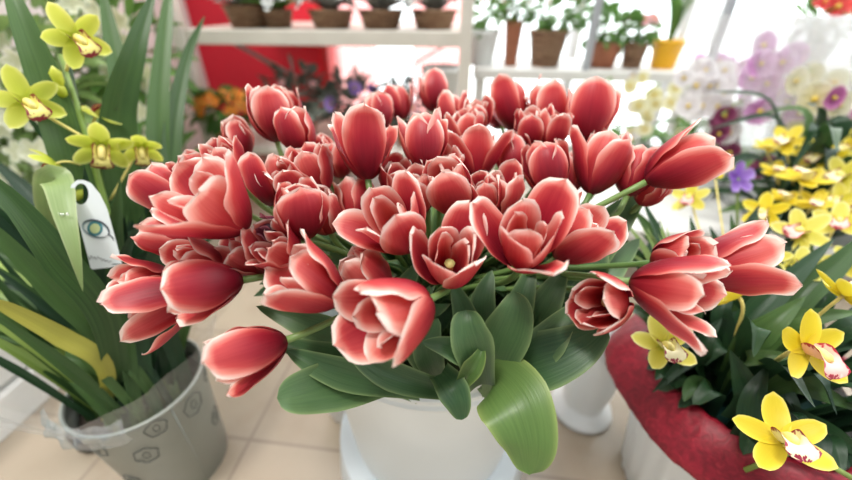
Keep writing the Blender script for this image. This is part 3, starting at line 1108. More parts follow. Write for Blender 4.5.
for k in range(40):
    a = rnd.uniform(0, 2 * PI)
    r0 = rnd.uniform(.01, .075)
    b0 = V((LP.x + r0 * math.cos(a), LP.y + r0 * math.sin(a), ZR - .03))
    ln = rnd.uniform(.22, .46)
    sp_ = rnd.uniform(.08, .30)
    r0, sp_ = min(r0, .06), sp_ * .8
    e_ = b0 + V((sp_ * math.cos(a), sp_ * abs(math.sin(a)) * .8 + .02, ln))
    oleaf(oc, [b0, b0.lerp(e_, .5) + V((-.3 * sp_ * math.cos(a), -.3 * sp_ * math.sin(a), .06)), e_], rnd.uniform(.016, .030), 'oleaf_dark' if k % 3 else 'oleaf', seed=k + 900, twist=rnd.uniform(-.8, .8))
for k in range(44):
    th = R(rnd.uniform(196, 284))
    bx, by, bd = 138 + rnd.uniform(-38, 34), 388 + rnd.uniform(-8, 8), .62 + rnd.uniform(-.03, .05)
    ll = rnd.uniform(120, 250)
    ex, ey = bx + ll * math.cos(th), by + ll * math.sin(th)
    ed = bd + rnd.uniform(-.06, .10)
    sag = rnd.uniform(-6, 10)
    w0 = rnd.uniform(.014, .025)
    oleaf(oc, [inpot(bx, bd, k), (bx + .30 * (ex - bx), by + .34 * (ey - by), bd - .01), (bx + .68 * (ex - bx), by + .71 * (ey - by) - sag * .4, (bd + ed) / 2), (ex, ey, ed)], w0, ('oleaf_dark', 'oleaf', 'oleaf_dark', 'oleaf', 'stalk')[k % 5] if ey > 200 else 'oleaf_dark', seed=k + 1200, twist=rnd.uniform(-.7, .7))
for k in range(46):
    a = rnd.uniform(PI * .7, PI * 2.05)
    r0 = rnd.uniform(.03, .078)
    b0 = V((LP.x + r0 * math.cos(a), LP.y + r0 * math.sin(a), ZR - .035))
    ln = rnd.uniform(.10, .30)
    e_ = b0 + V((-.35 * ln + rnd.uniform(-.03, .05), rnd.uniform(-.02, .06), ln))
    oleaf(oc, [b0, b0.lerp(e_, .5) + V((.01, 0, .01)), e_], rnd.uniform(.010, .018), ('oleaf', 'stalk', 'oleaf', 'oleaf_dark')[k % 4], seed=k + 2000, twist=rnd.uniform(-.6, .6))
spk = lambda q: at(*q)
cymbidium(oc, at(76, 38, .50), V((.75, -.55, .05)), .080, 'cym', 'lip_maroon', stalk_to=spk((66, 72, .53)), seed=1, roll=.25)
cymbidium(oc, at(26, 102, .49), V((.80, -.52, .12)), .080, 'cym', 'lip_maroon', stalk_to=spk((88, 140, .54)), seed=2, roll=.1)
cymbidium(oc, at(102, 146, .53), V((.35, -.7, -.25)), .080, 'cym', 'lip_maroon', stalk_to=spk((95, 165, .55)), seed=3, roll=-.3)
cymbidium(oc, at(142, 148, .56), V((.35, -.75, -.35)), .066, 'cym', 'lip_maroon', stalk_to=spk((110, 200, .57)), seed=4, roll=-.2, close=.5)
cymbidium(oc, at(96, 116, .56), V((.3, .3, .5)), .072, 'cym', 'lip_maroon', stalk_to=spk((88, 140, .55)), seed=5)
cymbidium(oc, at(56, 164, .52), V((-.5, -.35, -.3)), .062, 'cym', 'lip_maroon', stalk_to=spk((96, 168, .56)), seed=6, roll=.5, close=.4)
g = G()
for (a, b) in (((62, 88, .52), (52, 66, .50)), ((66, 98, .53), (56, 84, .51)), ((86, 190, .55), (70, 200, .54))):
    pa, pb = at(*a), at(*b)
    G().tube([pa, pa.lerp(pb, .3), pa.lerp(pb, .7), pb], [.002, .006, .007, .001], 8).obj('bud', 'cym', oc)

# cellophane sleeve round the orchid, crumpled over the pot rim
sl = []
for i in range(9):
    t = i / 8
    row = []
    for k in range(65):
        a = 2 * PI * k / 64
        r = (.089 + .07 * t ** .8) * (1 + .05 * t * math.sin(a * 5 + 2 * t) + .02 * math.sin(a * 13 + 5 * t))
        row.append(V((LP.x + r * math.cos(a), LP.y + r * math.sin(a), ZR - .02 + .135 * t * (1 + .12 * math.sin(a * 3 + 1)))))
    sl.append(row)
tag(G().sheet(sl).obj('cellophane_sleeve', 'film', None, V((LP.x, LP.y, ZR - .02))), 'clear crinkled cellophane sleeve standing in the grey metal pot', 'wrapping')
sl = []
for i in range(7):
    t = i / 6
    row = []
    for k in range(31):
        a = angc + R(-100) + R(80) * k / 30
        r = LT + .003 + .010 * math.sin(PI * t) * (1 + .4 * math.sin(k * 1.1) + .3 * math.sin(k * 1.7 + i)) + .004
        row.append(V((LP.x + r * math.cos(a), LP.y + r * math.sin(a), ZR + .030 - .050 * t + .003 * math.sin(k * .9))))
    sl.append(row)
tag(G().sheet(sl).obj('film_cuff', 'film_blue', None, V((LP.x, LP.y, ZR))), 'crumpled shiny plastic film folded over the grey pot rim', 'wrapping')

# hanging tag
TD = .49


def tg_(px, py, dz=0.0):
    return at(px, py, TD - .0 + (py - 215) * .0002 + (px - 95) * .0003 - dz)


hole_c, hr = (81, 194), (7.5, 10.5)
outl = []
for q in range(48):
    th = 2 * PI * q / 48
    cx_, cy_ = 94, 218
    dx, dy = math.cos(th), math.sin(th)
    # polygon outline of the card
    poly = [(69, 196), (71, 185), (77, 180), (84, 180), (91, 183), (100, 194), (107, 208), (123, 266), (88, 270), (80, 225)]
    best = None
    for a_, b_ in zip(poly, poly[1:] + poly[:1]):
        ex, ey = b_[0] - a_[0], b_[1] - a_[1]
        hx, hy = hole_c
        det = dx * (-ey) + ex * dy
        if abs(det) < 1e-9:
            continue
        rx, ry = a_[0] - hx, a_[1] - hy
        tt = (rx * (-ey) + ex * ry) / det
        uu = (dx * ry - dy * rx) / det
        if tt > 0 and -1e-6 <= uu <= 1 + 1e-6 and (best is None or tt < best):
            best = tt
    outl.append((hole_c[0] + dx * best, hole_c[1] + dy * best))
tagr = thing('plant_tag', tg_(81, 184), 'white hanging plant tag with a printed blue eye, among the left orchid leaves', 'tag')
rows_f, rows_b = [], []
for w_ in (0, .35, .7, 1):
    rf, rb = [], []
    for q in range(49):
        th = 2 * PI * (q % 48) / 48
        hx, hy = hole_c[0] + hr[0] * math.cos(th), hole_c[1] + hr[1] * math.sin(th)
        ox, oy = outl[q % 48]
        rf.append(tg_(hx + (ox - hx) * w_, hy + (oy - hy) * w_, .0004))
        rb.append(tg_(hx + (ox - hx) * w_, hy + (oy - hy) * w_, -.0004))
    rows_f.append(rf)
    rows_b.append(rb)
G().sheet([rows_b[0]] + rows_f + rows_b[::-1]).obj('card', 'grey_card', tagr, smooth=False)


def ell(cx, cy, rx, ry, rot, dz, n=24, a0=0, a1=2 * PI):
    o = []
    for q in range(n):
        th = a0 + (a1 - a0) * q / (n - 1 if a1 - a0 < 6.2 else n)
        x, y = rx * math.cos(th), ry * math.sin(th)
        o.append(tg_(cx + x * math.cos(rot) - y * math.sin(rot), cy + x * math.sin(rot) + y * math.cos(rot), dz))
    return o


def flat(pts, name, mat, par):
    return G().add(pts, [tuple(range(len(pts)))]).obj(name, mat, par, smooth=False)


er = R(20)
flat(ell(95, 229, 14, 9, er, .0006), 'printed_eye_shade', 'lid', tagr)
flat(ell(96, 230, 12.5, 6.5, er, .0008), 'printed_eye_white', 'grey_card', tagr)
flat(ell(95, 228.5, 7.8, 7.6, 0, .0010), 'printed_iris', 'iris_blue', tagr)
flat(ell(95, 228.5, 5.2, 5.0, 0, .0012), 'printed_iris_centre', 'iris_light', tagr)
g = G()
g.tube(ell(95.5, 230, 14, 9.5, er, .0012, 16, PI * 1.02, PI * 1.98), [.0003 + .0009 * math.sin(PI * k / 15) for k in range(16)], 5)
g.tube(ell(96, 229, 13.5, 7.5, er, .0012, 16, .1 * PI, .8 * PI), [.0002 + .0005 * math.sin(PI * k / 15) for k in range(16)], 5)
g.tube([tg_(108, 234, .001), tg_(112, 237, .001), tg_(114, 241, .001)], [.0012, .001, .0002], 5)
g.obj('printed_lashes', 'lash', tagr)
g = G()
sx = 89.0
pts = []
for q in range(60):
    t = q / 59
    pts.append(tg_(sx + 22 * t, 256.5 + 5.5 * t + 1.3 * math.sin(t * 44) + (1.6 if .0 < t < .08 else 0) - (1.5 if .4 < t < .5 else 0), .0007))
g.tube(pts, .00022, 4)
g.tube([tg_(112, 264, .0007), tg_(121, 264.5, .0007)], .0005, 4)
g.obj('handwritten_script', 'lash', tagr)

# droplet caught on the pale leaf
g = G()
for (px, py, r_) in ((58, 214, .0020), (62, 215, .0026), (67, 214, .002), (54, 213.5, .0014)):
    g.ball(at(px, py, .458), r_, 8)
g.obj('water_droplet', 'water', fl_)

# black caster-like foot behind the pot
P_ = zplane(90, 452, 0)
cf = thing('black_saucer', (P_.x, P_.y + .03, 0), 'small black round object on floor at left of the grey pot', 'saucer')
G().lathe([(0, 0), (.030, 0), (.038, .012), (.040, .05), (.034, .055), (0, .05)], (P_.x, P_.y + .03, 0), 32).obj('body', 'black', cf)

# little red and white flowers seen between the left leaves
sm = thing('pink_flower', at(40, 235, .8), 'tiny pink and white blossoms half hidden behind the left orchid leaves', 'flower')
g = G()
for (px, py, d) in ((38, 222, .75), (36, 228, .75), (42, 232, .76), (42, 303, .72), (38, 298, .72)):
    g.ball(at(px, py, d), .010, 8, (1, .6, 1.3))
g.obj('blossom', 'pink', sm)
G().tube([at(40, 222, .76), at(42, 300, .73), at(120, 392, .635)], .002, 6).obj('stem', 'stalk', sm)

# ------------------------------------------------------------------ right: red-collared vase with yellow orchids
RC = V((.488, .375, .275))


def vase_ribs(a, t):
    return 1 + .012 * math.cos(a * 26)


rv = thing('ribbed_vase', (RC.x, RC.y, 0), 'tall white ribbed vase wrapped with red mesh at lower right', 'vase')
G().lathe([(.0, 0), (.098, 0), (.104, .008), (.118, .12), (.134, .22), (.142, .27), (.145, .282), (.140, .284), (.130, .22), (.1, .02), (0, .02)], (RC.x, RC.y, 0), 156, rfun=vase_ribs).obj('body', 'white', rv)
G().lathe([(0, .262), (.120, .262)], (RC.x, RC.y, 0), 40).obj('foam', 'teal', rv)
# red mesh collar: a ruffled thick band
rows = []
NA = 120
for k in range(NA + 1):
    a = 2 * PI * k / NA
    ruf = .008 * math.sin(a * 3 + .6) + .004 * math.sin(a * 7 + 1)
    row = []
    for q in range(15):
        th = 2 * PI * q / 14
        cr = .160 + ruf
        rr_, zz = math.cos(th), math.sin(th)
        # flattened lip section tilted outwards
        x = cr + .026 * rr_ + .008 * zz
        z = .007 * zz - .030 * rr_ + ruf * .5
        x += .0010 * math.sin(a * 31 + q)
        z += .0010 * math.sin(a * 37 + 1.7 * q)
        row.append(V((RC.x + x * math.cos(a), RC.y + x * math.sin(a), RC.z + .012 + z)))
    rows.append(row)
tag(G().sheet(rows).obj('mesh_collar', 'mesh', None, V((RC.x, RC.y, RC.z))), 'ruffled crimson mesh collar around the white ribbed vase', 'wrapping')

ro = thing('orchid_arrangement', (RC.x, RC.y, RC.z - .02), 'yellow orchids with spotted lips and dark leaves in the red-collared vase', 'orchid')
rl = [
 ([(720, 395, .55), (735, 365, .50), (765, 357, .47), (799, 356, .46)], .024, 'oleaf'),
 ([(730, 375, .54), (748, 345, .50), (775, 322, .48), (806, 296, .48)], .034, 'oleaf'),
 ([(725, 375, .56), (742, 330, .54), (790, 280, .53), (835, 238, .54)], .034, 'oleaf_dark'),
 ([(745, 375, .52), (780, 330, .49), (815, 317, .47), (860, 312, .46)], .030, 'oleaf'),
 ([(755, 395, .50), (790, 380, .47), (820, 392, .45), (862, 412, .44)], .028, 'oleaf'),
 ([(730, 420, .50), (748, 400, .48), (742, 375, .48), (730, 350, .49)], .030, 'oleaf_dark'),
 ([(705, 390, .55), (700, 365, .53), (705, 340, .53), (722, 318, .54)], .030, 'oleaf_dark'),
 ([(740, 440, .48), (752, 425, .46), (755, 395, .46), (768, 365, .47)], .032, 'oleaf_dark'),
 ([(700, 370, .58), (690, 320, .57), (700, 270, .58), (690, 215, .62)], .030, 'oleaf_dark'),
 ([(710, 370, .60), (715, 310, .60), (745, 260, .62), (770, 215, .65)], .034, 'oleaf_dark'),
 ([(740, 370, .58), (770, 300, .58), (800, 265, .60), (812, 225, .62)], .036, 'oleaf'),
 ([(760, 370, .55), (800, 300, .54), (840, 262, .54), (870, 230, .55)], .034, 'oleaf'),
 ([(680, 360, .60), (660, 310, .60), (650, 260, .62), (660, 220, .64)], .028, 'oleaf_dark'),
 ([(690, 360, .60), (670, 300, .62), (655, 240, .64), (630, 205, .66)], .028, 'oleaf'),
 ([(770, 400, .50), (810, 425, .47), (840, 440, .45), (870, 462, .44)], .028, 'oleaf_dark'),
 ([(690, 395, .56), (672, 380, .54), (662, 372, .53), (655, 380, .52)], .026, 'oleaf_dark'),
 ([(760, 380, .53), (800, 360, .51), (830, 345, .50), (870, 345, .5)], .030, 'oleaf_dark'),
 ([(720, 380, .57), (725, 340, .55), (722, 310, .55), (735, 285, .56)], .030, 'oleaf_dark'),
 ([(735, 395, .54), (760, 380, .51), (790, 398, .49), (800, 425, .48)], .030, 'oleaf_dark'),
 ([(712, 400, .54), (700, 385, .52), (690, 390, .51), (684, 402, .50)], .024, 'oleaf'),
]
for k, (p, w, m_) in enumerate(rl):
    oleaf(ro, p, w, m_, seed=k, twist=rnd.uniform(-.8, .8), hint=None if k % 3 else V((.2, -.4, 1)))
for k in range(34):
    a = rnd.uniform(0, 2 * PI)
    r0, r1 = rnd.uniform(.01, .07), rnd.uniform(.09, .19)
    zt = rnd.uniform(.06, .20) * (1.15 - r1 * 2)
    b0 = V((RC.x + r0 * math.cos(a), RC.y + r0 * math.sin(a), RC.z - .02))
    m1 = V((RC.x + (r0 + r1) / 2 * math.cos(a + .2), RC.y + (r0 + r1) / 2 * math.sin(a + .2), RC.z + zt))
    e1 = V((RC.x + r1 * math.cos(a + .4), RC.y + r1 * math.sin(a + .4), RC.z + zt * rnd.uniform(.6, 1.2)))
    oleaf(ro, [b0, m1, e1], rnd.uniform(.022, .036), 'oleaf_dark', hint=V((-math.cos(a) * .4, -math.sin(a) * .4, 1)), seed=k)
bp_ = (735, 385, .55)
cymbidium(ro, at(664, 346, .46), facing(at(664, 346, .46), .35, .15), .076, 'cym_pale', 'lip_pale', stalk_to=at(690, 370, .56), seed=21, roll=.35)
cymbidium(ro, at(806, 350, .40), facing(at(806, 350, .40), .75, -.1), .086, 'cym_y', 'lip_pink', stalk_to=at(760, 372, .50), seed=22, roll=-.1)
cymbidium(ro, at(782, 440, .38), facing(at(782, 440, .38), .45, .25), .084, 'cym_y', 'lip_pale', stalk_to=at(750, 420, .48), seed=23, roll=.45)
cymbidium(ro, at(843, 296, .43), V((.5, .1, .55)), .070, 'cym_y', 'lip_pale', stalk_to=at(790, 340, .5), seed=24, roll=.2)
cymbidium(ro, at(738, 296, .48), V((-.3, .5, .3)), .080, 'cym_y', 'lip_pale', stalk_to=at(735, 340, .52), seed=25, roll=2.9, close=.4)
for k, (px, py, d, sz, m_, f_) in enumerate((
    (800, 232, .60, .078, 'cym_pale', (.1, -.6, .5)), (764, 212, .66, .070, 'cym_y', (-.3, -.7, .4)),
    (838, 222, .62, .072, 'cym_pale', (.2, -.6, .6)), (766, 258, .58, .060, 'cym_pale', (.3, -.6, .3)),
    (690, 198, .68, .066, 'cym_pale', (-.2, -.5, .7)), (800, 266, .56, .060, 'cym_pale', (.3, -.4, .6)),
    (850, 262, .58, .060, 'cym_pale', (.1, -.4, .6)), (715, 166, .72, .058, 'cym_y', (.3, -.6, .5)))):
    c = at(px, py, d)
    cymbidium(ro, c, facing(c, f_[0], .35), sz, m_, 'lip_pale' if k % 2 else 'lip_pink', stalk_to=V((RC.x, RC.y, RC.z)).lerp(c, .55), seed=40 + k, roll=rnd.uniform(-.5, .5))
G().tube([at(745, 470, .46), at(790, 452, .43), at(825, 462, .415), at(852, 478, .41)], .003, 6).obj('flower_spike', 'stalk', ro)
for k in range(46):
    b0 = V((RC.x - .03 + rnd.uniform(-.06, .06), RC.y + rnd.uniform(0, .08), RC.z - .02))
    e0 = at(rnd.uniform(600, 852), rnd.uniform(200, 330), rnd.uniform(.54, .68))
    oleaf(ro, [b0, b0.lerp(e0, .5) + V((0, 0, .05)), e0], rnd.uniform(.022, .034), ('oleaf_dark', 'oleaf_dark', 'oleaf')[k % 3], seed=k + 1500, hint=V((rnd.uniform(-.5, .5), -.5, 1)), twist=rnd.uniform(-.8, .8))
for k in range(16):
    a = rnd.uniform(PI * .95, PI * 1.75)
    b0 = V((RC.x + .08 * math.cos(a), RC.y + .08 * math.sin(a), RC.z - .02))
    e0 = V((RC.x + .155 * math.cos(a), RC.y + .155 * math.sin(a), RC.z + rnd.uniform(.03, .07)))
    oleaf(ro, [b0, b0.lerp(e0, .5) + V((0, 0, .05)), e0], rnd.uniform(.026, .036), 'oleaf_dark', seed=k + 1600, hint=V((-math.cos(a) * .3, -math.sin(a) * .3, 1)), tip=.5)
# wispy fern-like greens
g = G()
for k in range(26):
    b0 = at(668 + rnd.uniform(-8, 8), 300, .58)
    e0 = at(630 + rnd.uniform(-16, 40), 215 + rnd.uniform(0, 40), .58 + rnd.uniform(-.03, .05))
    blade(g, [b0, b0.lerp(e0, .5) + V((0, 0, .012)), e0], .006, tip=.8, n=3, nc=3)
g.obj('fern_frond', 'green_light', ro)

# second, farther yellow arrangement
R2 = V((.90, .80, .33))
r2v = thing('white_vase', (R2.x, R2.y, 0), 'white vase mostly hidden behind the red-collared vase', 'vase')
G().lathe([(0, 0), (.085, 0), (.09, .01), (.115, .31), (.118, .33), (.112, .33), (.085, .02), (0, .02)], (R2.x, R2.y, 0), 48).obj('body', 'white', r2v)
r2 = thing('orchid_arrangement', (R2.x, R2.y, R2.z - .03), 'bright yellow orchids in the bunch behind the red-collared arrangement, right edge', 'orchid')
for k in range(70):
    a = rnd.uniform(0, 2 * PI)
    r1 = rnd.uniform(.10, .28)
    zt = rnd.uniform(.02, .24)
    b0 = V((R2.x + .04 * math.cos(a), R2.y + .04 * math.sin(a), R2.z - .04))
    m1 = V((R2.x + .5 * r1 * math.cos(a), R2.y + .5 * r1 * math.sin(a), R2.z + zt))
    e1 = V((R2.x + r1 * math.cos(a + .3), R2.y + r1 * math.sin(a + .3), R2.z + zt * rnd.uniform(.5, 1.2)))
    oleaf(r2, [b0, m1, e1], rnd.uniform(.03, .04), 'oleaf_dark' if k % 3 else 'oleaf', hint=V((-math.cos(a) * .5, -math.sin(a) * .5, 1)), seed=k)
for k, (px, py, d, sz) in enumerate(((832, 140, .88, .08), (776, 172, .80, .07), (852, 212, .70, .075), (785, 200, .74, .07), (860, 165, .78, .08), (815, 204, .72, .07), (786, 142, .80, .085), (804, 180, .74, .095), (842, 176, .74, .09), (822, 158, .80, .09), (850, 152, .82, .085), (768, 148, .84, .07), (838, 200, .72, .07), (812, 148, .86, .07), (866, 190, .74, .09))):
    c = at(px, py, d)
    cymbidium(r2, c, facing(c, rnd.uniform(-.9, .9), rnd.uniform(.2, 1.3)), sz * .95, 'cym_y' if k % 4 else 'cym_pale', 'lip_pale', stalk_to=V((R2.x, R2.y, R2.z)).lerp(c, .5), seed=60 + k, roll=rnd.uniform(-.6, .6))
# purple blossom
pb = thing('purple_flower', at(736, 250, .80), 'single violet-blue flower between the tulips and yellow orchids at right', 'flower')
c = at(738, 178, .78)
for k in range(5):
    a = k * 2 * PI / 5 + .3
    mt = V((.1, -.8, .5)).to_track_quat('Z', 'Y').to_matrix() @ Matrix.Rotation(a, 3, 'Z')
    G().sheet([[c + mt @ p for p in row] for row in tepal(.036, .022, R(40 + 14 * (k % 3)), .4, k, pt=.35)]).obj('petal', 'purple', pb)
G().tube([c, at(737, 230, .82), at(760, 300, .9)], .003, 6).obj('stem', 'stalk', pb)

# ------------------------------------------------------------------ middle floor
P_ = zplane(580, 408, 0)
fv = thing('footed_vase', (P_.x, P_.y, 0), 'plain white footed vase on floor between the tulip bucket and red mesh', 'vase')
G().lathe([(0, 0), (.062, 0), (.066, .006), (.062, .016), (.045, .028), (.042, .04), (.05, .08), (.056, .2), (.058, .24), (.054, .24), (.045, .06), (0, .05)], (P_.x, P_.y, 0), 48).obj('body', 'white', fv)
P_ = zplane(352, 424, 0)
wp = thing('ribbed_pot', (P_.x, P_.y + .05, 0), 'small white ribbed pot on floor just behind the tulip bucket, left side', 'pot')
G().lathe([(0, 0), (.055, 0), (.06, .01), (.075, .11), (.08, .115), (.08, .13), (.074, .13), (.056, .02), (0, .02)], (P_.x, P_.y + .05, 0), 120, rfun=lambda a, t: 1 + .02 * math.cos(a * 20)).obj('body', 'white', wp)


# ------------------------------------------------------------------ background plants
def leafcloud(g, c, rad, n, ln, w, rr, bottom=None):
    for k in range(n):
        d = V((rr.gauss(0, 1), rr.gauss(0, 1), rr.gauss(0, 1))).normalized()
        p = c + V((d.x * rad[0], d.y * rad[1], d.z * rad[2])) * rr.random() ** .4
        t = (d + V((rr.uniform(-.6, .6), rr.uniform(-.6, .6), rr.uniform(-.3, .5)))).normalized()
        h = V((rr.uniform(-1, 1), rr.uniform(-1, 1), 1.2))
        l_ = ln * rr.uniform(.7, 1.2)
        blade(g, [p, p + t * l_ * .5 + V((0, 0, l_ * .06)), p + t * l_ - V((0, 0, l_ * .08))], w * rr.uniform(.7, 1.2), hint=h, n=2, nc=3, tip=.6, base=.3)


def blossom(root, c, face, size, mat, npet=5, seed=0, lip=True, wr=.85):
    rr = random.Random(seed)
    q = face.normalized().to_track_quat('Z', 'Y').to_matrix() @ Matrix.Rotation(rr.uniform(0, 6), 3, 'Z')
    g = G()
    for k in range(npet):
        mt = q @ Matrix.Rotation(k * 2 * PI / npet, 3, 'Z')
        g.sheet([[c + mt @ p for p in row] for row in tepal(size / 2, size / 2 * wr, R(rr.uniform(15, 45)), .2, seed + k, 7, 5, .35)])
    f = g.obj('flower', mat, root)
    if lip:
        G().ball(c + q @ V((0, 0, size * .05)), size * .09, 6).obj('flower_centre', 'lipy', f)
    return f


def pot_prof(r0, r1, h):
    return [(0, 0), (r0, 0), (r1, h * .86), (r1 * 1.06, h * .87), (r1 * 1.06, h), (r1 * .98, h), (r1 * .95, h * .85), (0, h * .82)]


def potted(name, base, potr, poth, potmat, label, cat, leafmat, crad, cz, n, ln, w, seed, flowers=None, group=None):
    """a potted plant: pot, foliage and single flowers"""
    rr = random.Random(seed)
    t = thing(name, base, label, cat, group)
    G().lathe(pot_prof(potr * .75, potr, poth), base, 32).obj('pot', potmat, t)
    g = G()
    c = base + V((0, 0, cz))
    for k in range(5):
        g.tube([base + V((0, 0, poth * .8)), base + V((rr.uniform(-.3, .3) * crad[0], rr.uniform(-.3, .3) * crad[1], poth + .3 * (cz - poth))), c + V((rr.uniform(-.6, .6) * crad[0], rr.uniform(-.6, .6) * crad[1], 0))], .003, 5)
    leafcloud(g, c, crad, n, ln, w, rr)
    g.obj('foliage', leafmat, t)
    if flowers:
        nf, fs, fm = flowers
        for k in range(nf):
            d = V((rr.uniform(-1, 1), rr.uniform(-1, .2), rr.uniform(.1, 1))).normalized()
            p = c + V((d.x * crad[0], d.y * crad[1], d.z * crad[2])) * 1.02
            blossom(t, p, d + V((0, -.5, .2)), fs, fm, 6, seed + k)
    return t


# shelf rack against the red wall
SX0, SX1, SY0, SY1 = None, None, 1.42, 2.115
_a = _inv @ at(176, 34, 1.34)
_b = _inv @ at(466, 38, 1.24)
SX0, SX1 = _a.x, _b.x
ZS = .70
rk = thing('display_rack', rm((SX0 + SX1) / 2, SY0, 0), 'long off-white two-tier display rack against the red wall', 'rack')


def rbox(x0, x1, y0, y1, z0, z1, name, mat, par, bev=.003, kind=None):
    c = rm((x0 + x1) / 2, (y0 + y1) / 2, (z0 + z1) / 2)
    return G().box(c, (x1 - x0, y1 - y0, z1 - z0), ROOM, bev).obj(name, mat, par, None if par is not None else rm((x0 + x1) / 2, (y0 + y1) / 2, z0), smooth=False)


rbox(SX0 - .01, SX1 + .012, SY0, SY1, ZS - .048, ZS, 'shelf', 'rack', rk)
rbox(SX0 - .01, SX1 + .012, SY0, SY1, .25, .28, 'shelf', 'rack', rk)
for (x, y) in ((SX0, SY0), (SX1, SY0)):
    rbox(x - .02, x + .02, y - .02 if y == SY0 else y - .02, y + .02, 0, 1.15, 'post', 'rack', rk)
for (x0, z0, x1, z1) in ((SX0 + .02, ZS - .07, SX0 + .62, .33), (SX1 - .06, ZS - .05, SX1 - .42, .45)):
    G().tube([rm(x0, SY0 + .3, z0), rm(x1, SY0 + .3, z1)], .009 if x0 < x1 else .005, 6).obj('brace', 'brace', rk)

# wicker pots of zebra-marked plants on the rack
xs = [(228, 'first from the left on the rack shelf'), (262, 'second from the left on the rack shelf, brown-speckled'), (322, 'third from the left on the rack shelf'), (376, 'fourth from the left on the rack shelf'), (432, 'last on the right of the rack shelf, nearest the white post')]
for k, (px, lab) in enumerate(xs):
    u = _inv @ at(px, 30, 1.30)
    base = rm(u.x, SY0 + .12, ZS)
    rr = random.Random(300 + k)
    pr = .072 if k != 1 else .05
    t = thing('potted_plant', base, 'striped wicker-pot plant, ' + lab, 'plant', 'striped plants on the rack')
    G().lathe(pot_prof(pr * .85, pr * 1.08, .06 if k else .075), base, 32).obj('pot', 'wicker', t)
    for j in range(15):
        a = 2 * PI * j / 15 + rr.uniform(-.2, .2)
        rad = rr.uniform(.08, .13)
        p0 = base + V((0, 0, .05))
        g = G()
        h_ = rr.uniform(.08, .2) if j % 2 else rr.uniform(.05, .08)
        blade(g, [p0, p0 + V((math.cos(a) * rad * .6, math.sin(a) * rad * .6, h_ * .6)), p0 + V((math.cos(a) * rad * 1.15, math.sin(a) * rad * 1.15, h_ * .62 - .05 * (j % 2)))], .06, hint=V((math.cos(a), math.sin(a), .6)), n=4, nc=5, tip=.5, base=.5)
        g.obj('leaf', 'zebra' if k != 1 or j % 2 else 'green', t)

# plants on the lower shelf
def shelf_pt(px, z, y=SY0 + .12):
    u = _inv @ at(px, 100, 1.45)
    return rm(u.x, y, z)


potted('orange_flower_plant', shelf_pt(222, .28, 1.40), .06, .08, 'terracotta', 'orange-flowered potted plant on the lower rack shelf at left', 'plant', 'green', (.11, .09, .07), .15, 90, .06, .03, 501, (16, .045, 'orange'))
potted('foliage_plant', shelf_pt(286, .28), .06, .08, 'terracotta', 'dusky grey-green leafy plant on the lower rack shelf, right of the orange flowers', 'plant', 'green_grey', (.13, .1, .10), .18, 120, .07, .035, 502, (3, .03, 'pink'))
potted('foliage_plant', shelf_pt(345, .28), .06, .08, 'white', 'grey-green plant with one violet flower on the lower rack shelf', 'plant', 'green_grey', (.11, .1, .08), .16, 100, .07, .035, 503, (3, .06, 'purple'))
potted('foliage_plant', shelf_pt(405, .28), .06, .08, 'terracotta', 'pale rosy plant near the right end of the lower rack shelf', 'plant', 'green_grey', (.11, .1, .07), .15, 80, .07, .03, 504, (6, .05, 'pink'))
u = shelf_pt(440, .28)
wpt = thing('white_pot', u + V((0, 0, .0)), 'tapered white pot standing at right end of the lower rack shelf', 'pot')
G().lathe([(0, 0), (.045, 0), (.07, .28), (.074, .28), (.074, .30), (.066, .30), (.043, .02), (0, .02)], u, 36).obj('body', 'white', wpt)

# white-flowering plants at upper left
for k, (px, py, d, lab) in enumerate(((20, 70, .98, 'cream-flowered leafy plant behind the left orchid, at left picture edge'), (112, 45, 1.15, 'cream-flowered leafy plant behind the orchid leaves, beside the rack post'), (62, 150, 1.16, 'cream-flowered plant lowest of those behind the left orchid'))):
    c = at(px, py, d)
    rr = random.Random(700 + k)
    zt = c.z
    base = V((c.x, c.y, 0))
    t = thing('white_flower_plant', base, lab, 'plant', 'cream-flowered plants behind the orchid')
    G().lathe(pot_prof(.07, .09, .16), base, 32).obj('pot', 'white', t)
    g = G()
    for j in range(9):
        e = c + V((rr.uniform(-.13, .13), rr.uniform(-.1, .1), rr.uniform(-.12, .25)))
        g.tube(catmull([base + V((0, 0, .13)), base.lerp(e, .5) + V((rr.uniform(-.03, .03), 0, .03)), e], 5), .004, 5)
    leafcloud(g, c + V((0, 0, -.02)), (.15, .12, .26), 200, .10, .035, rr)
    leafcloud(g, base + V((0, 0, .3)), (.13, .12, .16), 60, .12, .035, rr)
    g.obj('foliage', 'green_light' if k != 1 else 'green', t)
    for j in range(52):
        p = c + V((rr.uniform(-.17, .17), rr.uniform(-.20, -.06), rr.uniform(-.24, .26)))
        blossom(t, p, V((rr.uniform(-.5, .5), -1, rr.uniform(-.2, .5))), rr.uniform(.045, .075), 'cream', 5, 720 + j + 50 * k, False, .6)

# bench with window-side plants
BY0, BY1, ZBN = 1.62, 2.0, .56
bx0 = (_inv @ at(474, 60, 1.6)).x
bn = thing('plant_bench', rm(bx0, BY0, 0), 'long white bench in front of the bright window', 'bench')
rbox(bx0, 2.1, BY0, BY1, ZBN - .035, ZBN, 'bench_top', 'white_matt', bn)
for x in (bx0 + .03, .95, 2.05):
    for y in (BY0 + .03, BY1 - .03):
        rbox(x - .02, x + .02, y - .02, y + .02, 0, ZBN - .035, 'leg', 'white_matt', bn)


for (pa, pb) in (((575, 72), (585, -6)), ((676, 112), (706, -6))):
    for_y = BY0 + .02
    u0 = _inv @ at(pa[0], pa[1], 1.6)
    rbox(u0.x - .013, u0.x + .013, for_y - .013, for_y + .013, ZBN, 1.25, 'upright', 'brace_light', bn)


def bench_pt(px, y=BY0 + .12):
    u = _inv @ at(px, 55, 1.55)
    return rm(u.x, y, ZBN)


